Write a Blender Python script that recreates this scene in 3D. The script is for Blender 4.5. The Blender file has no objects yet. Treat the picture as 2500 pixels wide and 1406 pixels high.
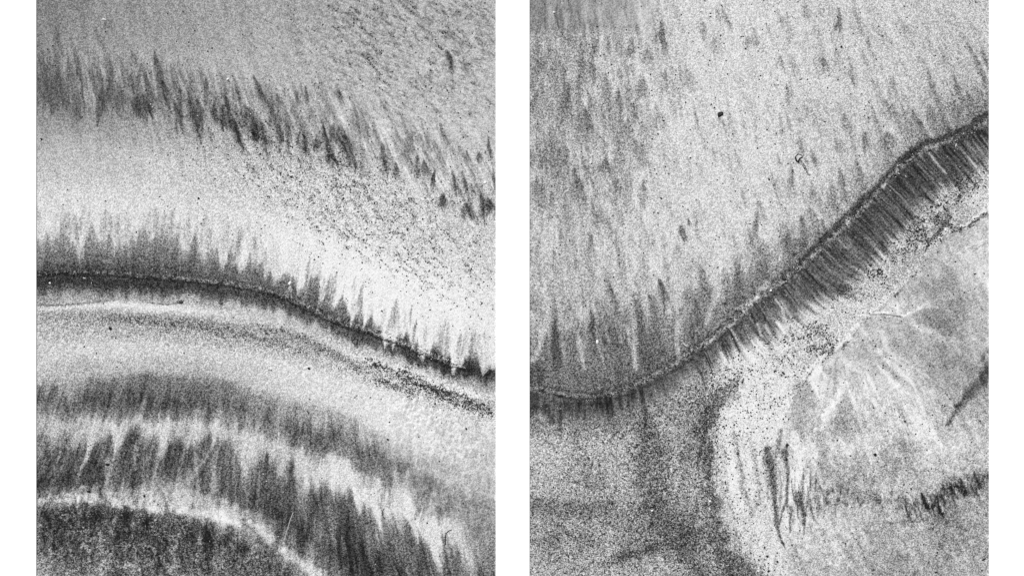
import bpy, math, random
import numpy as np

# ---------------------------------------------------------------- camera, sky, sun, exposure
scene = bpy.context.scene
COL = scene.collection
CAM_H = 4.0
cd = bpy.data.cameras.new('camera'); cam = bpy.data.objects.new('camera', cd); COL.objects.link(cam)
cam.location = (0, 0, CAM_H); cam.rotation_euler = (0, 0, 0)
cd.sensor_fit = 'HORIZONTAL'; cd.sensor_width = 36.0
cd.lens = 36.0 * CAM_H / 2.5          # the view is 2.5 m of beach wide
cd.clip_start = 0.05; cd.clip_end = 500
scene.camera = cam

SUN_EL, SUN_AZ = math.radians(46), math.radians(-32)     # azimuth from the far side, towards the upper left
world = bpy.data.worlds.new('World'); scene.world = world; world.use_nodes = True
wn = world.node_tree; wn.nodes.clear()
sky = wn.nodes.new('ShaderNodeTexSky'); sky.sky_type = 'NISHITA'; sky.sun_disc = False
sky.sun_elevation = SUN_EL; sky.sun_rotation = SUN_AZ
bw = wn.nodes.new('ShaderNodeRGBToBW')                   # the photograph is black and white
bg = wn.nodes.new('ShaderNodeBackground'); bg.inputs['Strength'].default_value = 0.07
wo = wn.nodes.new('ShaderNodeOutputWorld')
wn.links.new(sky.outputs[0], bw.inputs[0]); wn.links.new(bw.outputs[0], bg.inputs['Color']); wn.links.new(bg.outputs[0], wo.inputs['Surface'])
sl = bpy.data.lights.new('sun', 'SUN'); sl.energy = 3.6; sl.angle = math.radians(0.53); sl.color = (1, 1, 1)
sun = bpy.data.objects.new('sun', sl); COL.objects.link(sun)
sun.rotation_euler = (math.pi / 2 - SUN_EL, 0, math.pi - SUN_AZ)
sun.location = (0, 0, 6)
vs = scene.view_settings
vs.view_transform = 'Standard'; vs.look = 'None'; vs.gamma = 1.0; vs.use_curve_mapping = False
vs.exposure = 0.2
scene.cycles.use_denoising = False
scene.cycles.max_bounces = 4

# ---------------------------------------------------------------- sand sorting maps
# Dark heavy-mineral sand and pale shell sand are sorted by the backwash; the maps below
# hold, in millimetres on the beach, the share of pale sand, the coarseness and the relief.
STEP = 2.0
_rt = np.random.RandomState(7)
TAB = _rt.rand(512, 512).astype(np.float32)

def vnoise(u, v, seed=0):
    u = u + seed * 37.7; v = v + seed * 91.3
    iu = np.floor(u).astype(np.int64); iv = np.floor(v).astype(np.int64)
    fu = (u - iu).astype(np.float32); fv = (v - iv).astype(np.float32)
    fu = fu * fu * (3 - 2 * fu); fv = fv * fv * (3 - 2 * fv)
    a = TAB[iv & 511, iu & 511]; b = TAB[iv & 511, (iu + 1) & 511]
    c = TAB[(iv + 1) & 511, iu & 511]; d = TAB[(iv + 1) & 511, (iu + 1) & 511]
    return (a + (b - a) * fu) * (1 - fv) + (c + (d - c) * fu) * fv - 0.5

def fbm(u, v, seed=0, octv=3):
    r = 0; a = 1.0; t = 0
    for k in range(octv):
        r = r + a * vnoise(u * 2 ** k, v * 2 ** k, seed + k * 5); t += a; a *= 0.55
    return r / t

def sstep(a, b, x):
    t = np.clip((x - a) / (b - a), 0, 1)
    return t * t * (3 - 2 * t)

S0, S1 = -600, 3400
def spikes(seed, pitch, power=1.3, wide=(0.5, 1.3), low=0.15):
    """one-dimensional row of pointed tongues, 0..1"""
    rs = np.random.RandomState(seed)
    out = np.zeros(S1 - S0, np.float32)
    s = S0
    while s < S1:
        s += pitch * rs.uniform(0.35, 1.5)
        w = pitch * rs.uniform(*wide); h = rs.uniform(low, 1.0) ** 1.2
        lean = rs.uniform(-0.35, 0.35)
        i = np.arange(max(int(s - w), S0), min(int(s + w) + 1, S1))
        if len(i) == 0: continue
        d = (i - s) / w
        d = np.where(d < 0, -d / (1 + lean), d / (1 - lean))
        p = h * np.clip(1 - d, 0, 1) ** power
        out[i - S0] = np.maximum(out[i - S0], p)
    return out

def look(tab, s):
    s = np.clip(s - S0, 0, len(tab) - 2)
    i = s.astype(np.int64); f = (s - i).astype(np.float32)
    return tab[i] * (1 - f) + tab[i + 1] * f

def curve(st, ys, X):
    """smooth interpolation through stations"""
    st = np.asarray(st, float); ys = np.asarray(ys, float)
    m = np.gradient(ys, st)
    i = np.clip(np.searchsorted(st, X) - 1, 0, len(st) - 2)
    h = st[i + 1] - st[i]; t = np.clip((X - st[i]) / h, -0.5, 1.5)
    tt = np.clip(t, 0, 1)
    t2 = tt * tt; t3 = t2 * tt
    r = (2*t3-3*t2+1)*ys[i] + (t3-2*t2+tt)*h*m[i] + (-2*t3+3*t2)*ys[i+1] + (t3-t2)*h*m[i+1]
    return r + (t - tt) * h * np.where(t < 0, m[i], m[i + 1])

class Field:
    def __init__(self, x0, x1, y0, y1):
        self.xs = np.arange(x0, x1 + 0.1, STEP); self.ys = np.arange(y0, y1 + 0.1, STEP)
        self.X, self.Y = np.meshgrid(self.xs, self.ys)
        self.T = np.zeros_like(self.X) + 180.0     # tone of the mix, 0 dark .. 255 pale
        self.A = np.zeros_like(self.X) + 0.45      # grain contrast
        self.D = np.zeros_like(self.X)             # chance of big dark grains
        self.W = np.zeros_like(self.X)             # chance of big pale grains
        self.H = np.zeros_like(self.X)             # relief in mm
    def win(self, xa, xb, ya, yb):
        i0 = max(int((xa - self.xs[0]) / STEP), 0); i1 = min(int((xb - self.xs[0]) / STEP) + 2, len(self.xs))
        j0 = max(int((ya - self.ys[0]) / STEP), 0); j1 = min(int((yb - self.ys[0]) / STEP) + 2, len(self.ys))
        if i0 >= i1 or j0 >= j1: return None
        return (slice(j0, j1), slice(i0, i1))
    def bands(self, st, rows):
        """rows: (ys, tones, shift or None) from top to bottom"""
        x1 = self.xs
        prev_y = None; T = None
        for ys, tones, shift in rows:
            yk = np.broadcast_to(curve(st, ys, x1)[None, :], self.X.shape)
            if shift is not None: yk = yk + shift
            tk = np.broadcast_to(np.interp(x1, st, tones)[None, :], self.X.shape)
            if prev_y is None:
                T = tk.copy()
            else:
                yk = np.maximum(yk, prev_y + 1.0)
                f = np.clip((self.Y - prev_y) / (yk - prev_y), 0, 1)
                f = f * f * (3 - 2 * f)
                T = np.where(self.Y > prev_y, prev_t + (tk - prev_t) * f, T)
            prev_y, prev_t = yk, tk
        self.T = T
    def stroke(self, pts, tone, op=1.0, soft=0.6, rag=0.0, fld='T', seed=1, fine=9.0):
        """pts: (x, y, half width); blends the field towards tone along the line"""
        F = getattr(self, fld)
        P = np.array(pts, float)
        mw = P[:, 2].max() * 1.6 + 8
        w = self.win(P[:, 0].min() - mw, P[:, 0].max() + mw, P[:, 1].min() - mw, P[:, 1].max() + mw)
        if w is None: return
        X = self.X[w]; Y = self.Y[w]
        if rag:
            X = X + rag * 2 * fbm(X / fine, Y / (fine * 2.2), seed, 2); Y = Y + rag * 2 * fbm(X / fine + 50, Y / fine, seed + 3, 2)
        best = np.full(X.shape, 9.0)
        for (xa, ya, wa), (xb, yb, wb) in zip(P[:-1], P[1:]):
            dx, dy = xb - xa, yb - ya
            t = np.clip(((X - xa) * dx + (Y - ya) * dy) / (dx * dx + dy * dy + 1e-6), 0, 1)
            d = np.hypot(X - xa - t * dx, Y - ya - t * dy) / np.maximum(wa + (wb - wa) * t, 0.6)
            best = np.minimum(best, d)
        a = op * (1 - sstep(1 - soft, 1 + soft * 0.6, best))
        F[w] += (tone - F[w]) * a
    def flame(self, x, y, ln, wd, tilt, tone, op=0.85, seed=0, up=True):
        """tongue of dark sand: pointed at one end, ragged and fading at the other"""
        tl = math.tan(math.radians(tilt))
        m = wd * 1.5 + abs(tl) * ln
        w = self.win(x - m, x + m, y - 5, y + ln * 1.25 + 5)
        if w is None: return
        X = self.X[w]; Y = self.Y[w]
        X = X + wd * 0.7 * fbm(X / 26.0, Y / 30.0, seed + 5, 2); ln = ln * 1.15
        v = (Y - y) / ln
        if not up: v = 1 - v
        cx = x + tl * (Y - y)
        strand = fbm((X - tl * Y) / 5.0, Y / 55.0, seed, 3)
        edge = fbm(X / 5.0, Y / 20.0, seed + 2, 2)
        v2 = v + 0.95 * fbm((X - tl * Y) / 5.5, Y / 60.0, seed + 9, 2)
        hw = wd * 1.25 * np.clip(v, 0.02, 1) ** 0.8 * (1 - 0.35 * sstep(0.55, 1.1, v))
        u = (X - cx) / np.maximum(hw, 0.8) + 0.55 * edge
        u = np.where(u < 0, u * 0.8, u * 1.15)
        a = np.exp(-np.abs(u) ** 3.0) * sstep(0.0, 0.22, v) * (1 - sstep(0.55, 1.2, v2)) * (1.1 + 1.3 * strand + 0.4 * edge)
        a = np.clip(a * op, 0, 1)
        self.T[w] += (tone - self.T[w]) * a

def blob(F, x, y, rx, ry, rot=0.0):
    c, s = math.cos(math.radians(rot)), math.sin(math.radians(rot))
    dx, dy = F.X - x, F.Y - y
    u = (dx * c + dy * s) / rx; v = (-dx * s + dy * c) / ry
    return np.exp(-(u * u + v * v))

def flow(F, t, C):
    """coordinate that stays constant along lines leaning by t (dx/dy = -t) across the curve C"""
    t = np.ravel(t); C = np.ravel(C)
    G = np.cumsum(C * np.gradient(t))
    return F.X + F.Y * t[None, :] - G[None, :] - (C[0] * t[0])

# ---------------------------------------------------------------- first stretch of beach
def make_upper_beach():
    F = Field(69, 1232, -70, 1476)
    X, Y = F.X, F.Y
    st = [89, 190, 290, 390, 490, 590, 690, 790, 890, 990, 1090, 1210]
    one = lambda v: [v] * 12
    wob = 26 * fbm(X / 55, Y / 55, 3, 3)
    # tongues of the main dark band
    c7 = curve(st, [552,562,565,570,582,605,645,700,748,798,842,866], F.xs)[None, :]
    tilt = np.interp(F.xs, [89, 400, 650, 850, 1000, 1210], [0.0, 0.02, 0.10, 0.22, 0.12, 0.0])[None, :]
    s1 = flow(F, tilt, c7) + 7 * fbm(X / 14, Y / 40, 11, 2)
    up1, up2 = spikes(21, 34), spikes(22, 15)
    dn1, dn2 = spikes(23, 46, 1.5, (0.3, 0.7)), spikes(24, 17, 1.4)
    e1 = -52 * look(up1, s1) - 24 * look(up2, s1) + 62 * look(dn1, s1) + 22 * look(dn2, s1) + 16
    # tongues of the third dark band
    c23 = curve(st, [1055,1060,1062,1065,1075,1095,1130,1170,1220,1275,1325,1370], F.xs)[None, :]
    tilt3 = np.interp(F.xs, [89, 200, 500, 700, 850, 980, 1210], [0.45, 0.3, 0.12, 0.02, -0.1, -0.3, -0.12])[None, :]
    s3 = flow(F, tilt3, c23) + 9 * fbm(X / 15, Y / 40, 17, 2)
    e3 = -62 * look(spikes(31, 48), s3) - 22 * look(spikes(32, 18), s3) + 75 * look(spikes(33, 52, 1.5, (0.25, 0.6)), s3) + 26 * look(spikes(34, 20), s3) + 8
    # striation of the lower edges
    s2 = X + (Y - 700) * -0.05 + 5 * fbm(X / 15, Y / 60, 19, 2)
    e2 = 16 * look(spikes(41, 16), s2) + 14 * look(spikes(42, 34), s2) - 10
    s4 = X + (Y - 1000) * np.interp(F.xs, [89, 450, 650, 900, 1210], [0.0, 0.25, 0.35, 0.2, -0.2])[None, :] + 6 * fbm(X / 20, Y / 60, 23, 2)
    e4 = 30 * look(spikes(43, 30), s4) + 18 * look(spikes(44, 13), s4) - 16
    e5 = wob * 0.8 + 22 * fbm(X / 14, Y / 14, 47, 2) + 10 * look(spikes(45, 22), s3) - 5
    rows = [
     (one(-100), [118,128,135,140,145,150,155,155,155,155,155,155], None),
     (one(40), [135,140,146,152,158,163,166,168,168,170,172,172], wob),
     ([105,115,130,140,150,165,200,240,270,300,340,390], [138,150,158,162,168,174,180,182,186,188,190,190], wob),
     ([200,212,228,245,262,280,300,320,345,385,430,480], [122,130,140,146,156,166,178,182,190,195,195,192], wob),
     ([285,290,295,305,320,340,360,385,410,440,480,540], [150,152,154,162,170,182,190,195,200,200,204,204], wob),
     ([390,390,395,405,420,440,465,490,520,550,580,610], [184,188,193,197,198,203,208,208,208,208,208,208], wob),
     ([500,500,500,505,512,537,572,622,655,695,727,757], [214,217,217,217,215,220,228,238,241,242,240,234], None),
     ([552,562,565,570,582,605,645,700,748,798,842,866], [206,206,206,206,206,212,218,230,234,236,232,222], e1),
     ([578,589,592,596,607,630,669,722,770,819,862,884], [150,144,142,144,148,150,140,134,132,132,142,168], e1),
     ([628,630,632,636,642,655,684,728,776,820,862,886], [112,106,102,104,108,112,112,110,106,102,104,120], e1 * 0.2),
     ([664,658,662,668,676,690,715,752,795,830,872,896], [82,74,72,78,86,96,96,92,90,84,78,74], None),
     ([690,692,695,698,706,718,742,775,815,852,890,915], [60,60,58,58,64,76,76,74,68,64,58,58], e2 * 0.5),
     ([702,706,706,708,716,732,750,790,834,870,903,930], [92,88,86,86,90,100,98,95,86,80,76,82], e2),
     ([725,724,724,726,736,752,770,810,855,890,921,950], [152,152,152,156,168,188,190,178,188,188,165,158], e2),
     ([750,748,745,750,758,772,790,835,878,910,945,970], [172,198,220,224,212,203,198,200,220,220,222,205], None),
     ([778,775,775,780,795,810,825,855,890,925,958,985], [168,155,148,142,140,148,152,155,178,182,180,174], wob * 0.3),
     ([805,805,805,815,825,840,850,880,915,950,990,1015], [184,180,176,174,174,178,180,186,196,198,192,196], wob * 0.4),
     ([860,855,850,850,860,870,890,920,950,980,1020,1040], [202,207,210,208,205,208,214,220,221,218,210,202], wob * 0.6),
     ([930,912,900,895,905,920,950,980,1020,1060,1100,1110], [185,178,182,186,186,190,207,213,217,212,204,196], wob),
     ([960,945,940,935,945,960,1000,1020,1055,1110,1160,1190], [135,122,114,112,116,126,150,165,172,178,180,182], e4 + wob),
     ([985,980,985,985,990,1000,1040,1070,1100,1150,1205,1255], [100,92,86,84,92,104,112,110,110,114,140,146], e4),
     ([1010,1005,1010,1010,1015,1030,1070,1100,1130,1180,1240,1300], [124,122,118,120,128,130,136,132,128,140,160,132], e4),
     ([1030,1030,1035,1035,1045,1060,1095,1120,1160,1215,1275,1340], [168,180,194,195,190,186,195,216,224,228,218,130], e4),
     ([1050,1054,1056,1060,1070,1090,1124,1164,1214,1269,1319,1366], [164,180,190,186,182,182,192,214,223,226,214,132], e3 * 0.8),
     ([1098,1102,1104,1108,1120,1142,1178,1218,1268,1322,1368,1406], [112,94,88,92,96,108,104,98,98,102,124,118], e3),
     ([1180,1180,1180,1180,1190,1225,1265,1330,1360,1385,1400,1410], [78,76,82,100,98,92,78,72,72,76,98,106], e3 * 0.2),
     ([1205,1200,1202,1212,1225,1250,1305,1385,1450,1500,1550,1600], [112,122,134,172,180,160,120,104,100,100,105,110], e5 * 1.6),
     ([1222,1222,1228,1240,1252,1280,1338,1418,1480,1530,1580,1630], [178,188,195,212,220,222,216,190,180,170,170,170], e5 * 0.8),
     ([1238,1240,1243,1258,1277,1308,1368,1450,1520,1570,1620,1670], [140,120,112,116,124,140,160,160,150,150,150,150], e5),
     ([1256,1256,1258,1275,1296,1328,1388,1480,1550,1600,1650,1700], [104,92,88,86,86,92,112,120,120,120,120,120], e5),
     ([1335,1335,1335,1340,1350,1375,1430,1520,1600,1650,1700,1750], [118,102,96,96,96,102,116,120,120,120,120,120], wob),
     ([1400,1400,1400,1405,1410,1420,1470,1560,1640,1700,1750,1800], [168,138,124,124,122,122,124,120,120,120,120,120], wob),
    ]
    F.bands(st, rows)
    # streaks in the direction of the backwash
    dirx = np.interp(F.xs, [89, 300, 700, 1210], [0.10, 0.22, 0.42, 0.5])[None, :]
    sd = X - (Y - 300) * dirx
    top = 1 - sstep(330, 470, Y - 0.25 * (X - 89))
    n = fbm(sd / 11, (Y + 0.2 * X) / 75, 51, 3)
    inband = np.exp(-((Y - curve(st, [215,225,240,255,270,285,305,325,350,390,435,485], F.xs)[None, :] + 25) / 75) ** 2)
    F.T += top * n * (30 + 50 * inband)
    cmb = fbm(sd / 7.5 + 1.5 * fbm(X / 40, Y / 40, 50, 2), Y / 70, 52, 3)
    F.T -= sstep(0.15, 0.8, inband) * sstep(0.02, 0.26, cmb) * np.interp(F.xs, [89, 380, 560, 900, 1210], [50, 46, 26, 22, 24])[None, :]
    F.T += sstep(0.15, 0.8, inband) * sstep(0.04, 0.3, -cmb) * 14
    F.T += sstep(0.1, 0.8, inband) * 58 * fbm(sd / 4.2 + fbm(X / 30, Y / 30, 46, 2), Y / 38, 54, 2)
    n = fbm(s1 / 8, Y / 90, 53, 3)
    F.T += np.exp(-((Y - c7 - 25) / 90) ** 2) * n * 62
    low = sstep(880, 960, Y - 0.12 * (X - 89))
    n = fbm(s3 / 9, Y / 90, 55, 3) + 0.6 * fbm(s4 / 22, Y / 120, 57, 2)
    arc_y = curve(st, [1228,1228,1232,1246,1260,1290,1350,1430,1490,1540,1590,1640], F.xs)[None, :]
    mound = sstep(-6, 14, Y - arc_y)
    keep = (1 - 0.62 * sstep(165, 215, F.T)) * (1 - 0.8 * mound)
    q = sstep(0.15, 0.6, blob(F, 1120, 1120, 230, 150, 40))
    keep = keep * (1 - 0.8 * q)
    F.T += low * keep * (n * 84 + 62 * fbm(s3 / 4.0, Y / 60, 56, 2))
    # dark tongues of the upper band: x, y of tip, length, half width, tilt, tone
    rs = np.random.RandomState(5)
    for i, (x, y, l, w, t, k) in enumerate([
        (132,55,62,9,14,108),(175,70,45,8,-4,125),(232,62,50,12,14,122),(100,125,130,26,10,92),(138,158,110,19,14,78),(168,150,60,15,4,112),
        (186,215,75,16,8,96),(238,170,30,5,-4,95),(252,205,80,13,-6,70),(262,178,90,15,14,78),(292,195,90,15,12,88),
        (320,175,45,7,6,84),(346,148,60,6,-10,92),(376,110,90,9,10,96),(350,222,62,26,10,58),(335,228,45,16,0,62),(395,182,72,12,14,72),(425,235,80,16,12,84),
        (441,205,60,8,0,92),(458,210,110,13,16,58),(480,230,70,13,12,84),(502,185,55,9,8,90),(520,245,55,11,8,84),(545,215,80,9,12,72),
        (545,255,48,10,4,62),(565,275,85,12,18,62),(595,250,70,18,22,68),(615,278,60,9,12,66),(574,200,55,8,14,96),(615,175,75,12,24,92),
        (630,275,90,7,14,96),(660,245,70,13,8,92),(676,225,38,8,10,104),(680,300,42,8,8,82),(700,290,60,9,8,84),(722,215,50,8,10,104),
        (731,315,32,6,0,82),(741,318,50,8,6,76),(746,205,40,8,6,100),(770,330,40,7,4,84),(780,290,115,13,18,56),(822,300,75,20,22,76),(815,295,60,12,-6,100),
        (852,360,48,13,12,74),(820,205,38,9,20,98),(930,340,75,11,10,98),(938,385,36,9,8,84),(965,392,40,9,12,80),(1020,375,30,8,4,96),
        (1018,400,26,7,10,84),(1035,385,42,10,10,88),(1062,410,45,7,-8,80),(1090,118,46,13,18,84),(1130,140,40,10,22,120),(1102,410,70,9,14,66),(1132,425,36,6,10,74),
        (1138,365,30,6,16,98),(1168,365,32,8,8,90),(1190,325,60,6,10,104),(1083,468,36,13,0,66),(1134,490,46,18,20,72),(1172,455,70,9,10,50),(1196,478,40,24,0,52),
        (1075,290,60,8,14,128),(1200,395,70,5,10,100),(930,240,30,8,20,140),(990,330,40,8,6,120),(1005,310,55,6,4,130)]):
        F.flame(x, y, l, w, t, k, 0.85, seed=100 + i)
    for i in range(230):
        x = rs.uniform(80, 1220); u = rs.normal(0, 1)
        yc = np.interp(x, st, [215,225,240,255,270,285,305,325,350,390,435,485])
        F.flame(x, yc - 45 + u * 42, rs.uniform(25, 75), rs.uniform(3, 9), np.interp(x, [89, 300, 700, 1210], [8, 12, 16, 14]) + rs.normal(0, 5), rs.uniform(85, 125),
                rs.uniform(0.25, 0.65) * (1.0 if x < 450 else 0.7), seed=300 + i)
    # pale notches and faint dark wisps over the main band
    for i in range(90):
        x = rs.uniform(85, 1215); yc = np.interp(x, F.xs, c7[0])
        F.flame(x, yc - rs.uniform(20, 75), rs.uniform(40, 75), rs.uniform(3, 8), -np.degrees(np.arctan(np.interp(x, F.xs, tilt[0]))) + rs.normal(0, 3), rs.uniform(140, 175), rs.uniform(0.3, 0.6), seed=700 + i)
    # pale veins of the third band
    for pts in [[(430,1035,9),(455,1090,5),(440,1140,4),(435,1210,7)],[(470,1030,8),(478,1085,6),(480,1150,4),(484,1210,6)],[(540,1060,9),(510,1105,6),(484,1145,4),(462,1175,6)],
                [(400,1070,7),(385,1120,4),(375,1165,5)],[(330,1090,6),(328,1140,4)],[(262,1125,7),(262,1160,7),(258,1220,5)],[(235,1040,7),(205,1050,5)],
                [(520,1140,3),(524,1200,7)],[(165,1050,9),(140,1110,6),(120,1160,4)],[(185,1060,8),(165,1110,5),(150,1150,3)],[(660,1085,8),(655,1140,5),(652,1190,3)],
                [(690,1090,9),(684,1140,5),(678,1180,3)],[(728,1120,9),(724,1180,6),(720,1240,4)],[(965,1140,5),(970,1200,12),(985,1280,18),(1000,1330,14),(1010,1380,6)],
                [(1000,1150,5),(985,1200,8)],[(380,1180,20),(420,1195,24),(450,1200,20)]]:
        F.stroke([(a, b, c * 1.3) for a, b, c in pts], 200, 0.5, 1.2, 6, seed=int(pts[0][0]), fine=6)
    for x, y, l, w, t, k in [(150,1075,95,11,-20,70),(185,1080,110,16,-18,66),(235,1070,110,24,0,64),(310,1095,90,18,-10,68),(350,1085,85,9,-8,72),(378,1080,80,9,-10,68),
                             (420,1065,120,13,-10,58),(440,1062,90,10,-4,62),(465,1070,80,9,-6,70),(535,1060,50,9,-14,82),(655,1085,150,12,-4,68),(712,1095,170,20,0,66),
                             (695,1265,80,12,-14,64),(845,1190,120,14,-6,72),(890,1215,100,10,0,74),(985,1250,140,26,14,78),(1030,1325,90,16,4,84),(1090,1345,80,16,4,80),(1120,1340,90,12,-8,88),(1050,1180,70,24,-14,108),(1095,1205,60,20,-10,112),
                             (1065,1225,40,20,6,104),(920,1120,60,26,-16,100),(955,1140,75,20,-8,98),(800,1060,60,34,-14,104)]:
        F.flame(x, y, l, w, t, k, 0.6, seed=int(x + y))
    # spotted sand below the pale arc
    F.T += blob(F, 250, 1200, 200, 40) * 60 * fbm(X / 9, Y / 9, 61, 3)
    worm = 1 - 7 * np.abs(fbm(X / 9 + 1.5 * fbm(X / 20, Y / 20, 66, 2), Y / 7, 65, 2))
    F.T += mound * (92 * fbm(X / 6, Y / 13, 63, 3) + 76 * fbm(X / 22, Y / 70, 64, 2) + 70 * sstep(0.3, 0.9, worm) * sstep(-0.05, 0.2, fbm(X / 30, Y / 22, 67, 2)) - 20)
    F.H += mound * 0.9 * fbm(X / 7, Y / 7, 68, 2)
    for px, pw in ((248, 9), (262, 6), (405, 7), (330, 5), (182, 5)):
        F.stroke([(px, 1215, pw), (px + 3, 1260, pw * 1.2), (px + 4, 1310, pw * 0.5)], 74, 0.55, 1.0, 7, seed=px, fine=6)
    F.stroke([(595,1275,8),(625,1305,10),(650,1335,9),(690,1385,8)], 78, 0.5, 1.0, 7)
    rimz = np.exp(-((Y - arc_y) / 26) ** 2)
    F.T += rimz * (110 * fbm(X / 10, Y / 14, 69, 3) - 6) * (1 - 0.5 * sstep(480, 620, X))
    F.T += (210 - F.T) * np.clip(blob(F, 400, 1215, 95, 26, 6), 0, 1) * sstep(-0.12, 0.2, fbm(X / 7, Y / 16, 70, 3)) * 0.6
    # fine pale ripples right of the bands
    q = sstep(0.15, 0.6, blob(F, 1120, 1120, 230, 150, 40))
    rip = 1 - np.abs(fbm((X + 0.15 * Y) / 10 + 1.2 * fbm(X / 40, Y / 40, 5, 2), Y / 60, 71, 2)) * 5
    rip2 = 1 - np.abs(fbm((X - 0.5 * Y) / 12 + 1.5 * fbm(X / 30, Y / 30, 6, 2), (Y + 0.4 * X) / 16, 73, 2)) * 6
    rr = 0.55 * np.clip(rip, -0.6, 1) + 0.75 * np.clip(rip2, -0.6, 1)
    F.T += q * rr * 22; F.H += q * rr * 1.2
    # speckled diagonals: clusters of coarse dark grains
    dg = (X + 0.75 * Y); dn = (Y - 0.9 * X)
    cl = fbm(dg / 26, dn / 10, 81, 2) + 0.5 * fbm(X / 6, Y / 6, 83, 2)
    zone = np.clip(blob(F, 830, 480, 330, 95, 32) * 1.5, 0, 1) + 0.75 * blob(F, 1000, 560, 260, 110, 30)
    F.D += np.clip(zone, 0, 1) * sstep(-0.02, 0.34, cl) * 0.26 + zone * 0.03
    F.T -= np.clip(zone, 0, 1) * sstep(0.0, 0.3, cl) * 34
    zone2 = np.clip(1.25 * blob(F, 1010, 110, 300, 210, 20), 0, 1)
    cl2 = fbm(dg / 24, dn / 8, 85, 2) + 0.4 * fbm(X / 5, Y / 5, 87, 2)
    F.D += zone2 * sstep(0.08, 0.34, cl2) * 0.16
    F.T -= zone2 * sstep(0.02, 0.28, cl2) * 38
    for pts in [[(805,18),(830,28),(855,38),(866,50)],[(880,65),(895,78),(915,92)],[(900,108),(920,122),(934,127)],[(885,132),(905,155),(925,180)],[(925,192),(950,208)],[(1062,100),(1078,120)],[(860,64),(820,70)],[(1075,80),(1092,80)]]:
        F.stroke([(a, b, 4) for a, b in pts], 0.55, 0.9, 0.9, 4, 'D', 3); F.stroke([(a, b, 4) for a, b in pts], 110, 0.5, 0.9, 4)
    # grainy dark ribbons under the scarp
    for pts, d in [([(905,888),(925,893),(950,905),(985,925),(1020,940),(1060,960),(1110,980),(1150,998),(1200,1010)], 0.75), ([(915,925),(940,935),(975,945),(1010,960)], 0.5),
                   ([(980,905),(1030,935),(1080,960),(1130,965),(1160,990)], 0.75), ([(640,800),(700,810),(760,835),(830,870),(880,905)], 0.45), ([(250,775),(350,785),(450,790),(560,810),(640,830),(740,860)], 0.35)]:
        F.stroke([(a, b, 12) for a, b in pts], d * (0.95 if pts[0][0] > 900 else 0.6), 0.9, 1.0, 10, 'D', 4); F.stroke([(a, b, 8) for a, b in pts], 128, 0.5, 1.0, 8, seed=6)
    for pts, k, w in [([(905,886),(928,893),(948,902),(975,915),(990,925),(1012,932),(1050,948),(1085,962)],30,2.2), ([(912,920),(930,930),(948,938),(965,940)],40,2), ([(985,898),(1000,908),(1030,925),(1060,945),(1085,955),(1120,968),(1150,985),(1200,1000)],40,2.4), ([(930,905),(960,915),(975,930)],236,4), ([(1000,925),(1035,938)],232,3.5), ([(960,890),(1000,905),(1060,930),(1110,945),(1180,975)],236,6),([(905,880),(950,893)],236,4)]:
        F.stroke([(a, b, w) for a, b in pts], k, 0.8, 0.9, 15, seed=int(pts[0][0]), fine=11)
    # scarp: a low crest of pale and dark grains
    sc = [(60,668,3),(120,668,3),(200,664,3),(290,668,4),(400,676,4),(480,684,4.5),(560,692,5),(640,706,5.5),(690,722,6),(740,744,6),(800,774,6.5),(860,794,6.5),(900,806,6),(950,824,6),(1000,845,6),(1045,864,6),(1090,884,5),(1135,897,3)]
    crest = fbm(X / 5, Y / 5, 91, 2)
    m = np.zeros_like(X)
    F.M = m
    F.stroke([(a, b, w + 1) for a, b, w in sc], 1.0, 1, 0.8, 2, 'M')
    F.T += m * (22 + 150 * crest); F.W += m * 0.10; F.D += m * 0.12; F.H += m * 1.2
    F.M = np.zeros_like(X)
    F.stroke([(880,801,3),(950,823,3.5),(1000,844,4),(1060,872,4),(1100,889,3),(1140,898,2)], 1.0, 1, 0.9, 2, 'M'); F.T += F.M * 30; F.W += F.M * 0.08
    F.stroke([(a, b + w + 3.5, 2.4) for a, b, w in sc], 36, 0.75, 0.9, 5, fine=5)
    F.stroke([(a, b - w - 2.5, 1.5) for a, b, w in sc], 52, 0.4, 0.9, 5, fine=4, seed=8)
    F.stroke([(89,669,2.5),(140,669,2.5),(180,663,1.5)], 30, 0.8, 0.8, 1)
    # slanted fine ripples above, dappled sand between the bars
    rp = 1 - 4.5 * np.abs(fbm(dg / 30, dn / 8.5, 88, 2))
    up_z = np.clip(blob(F, 1060, 90, 380, 260, 15) * 1.3, 0, 1)
    rp2 = 1 - 5 * np.abs(fbm((X - 0.3 * Y) / 15 + fbm(X / 25, Y / 25, 94, 2), (Y - 0.35 * X) / 8, 96, 2))
    rp = 0.6 * np.clip(rp, -1, 1) + 0.6 * np.clip(rp2, -1, 1)
    F.H += up_z * rp * 2.2; F.T += up_z * (rp - 0.2) * 21
    F.H += top * 1.1 * fbm(sd / 6, Y / 22, 89, 2)
    bar = np.exp(-((Y - curve(st, [850,845,840,840,850,865,885,915,945,975,1010,1035], F.xs)[None, :]) / 75) ** 2)
    F.H += bar * 1.3 * fbm((X + 0.4 * Y) / 6, (Y - 0.4 * X) / 11, 92, 2); F.T += bar * 34 * fbm((X + 0.5 * Y) / 5.5, (Y - 0.5 * X) / 12, 93, 2)
    F.stroke([(650,716,2),(690,728,4),(715,730,3),(760,760,2)], 40, 0.7, 0.8, 2)
    F.stroke([(1020,852,2),(1060,875,3),(1110,890,2)], 40, 0.6, 0.8, 1)
    F.stroke([(89,746,1.5),(150,745,2),(200,740,2),(262,734,1.6)], 70, 0.6, 0.9, 1.5); F.stroke([(360,738,1.5),(410,744,2),(440,738,3),(446,736,3)], 80, 0.6, 0.9, 1.5)
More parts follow.
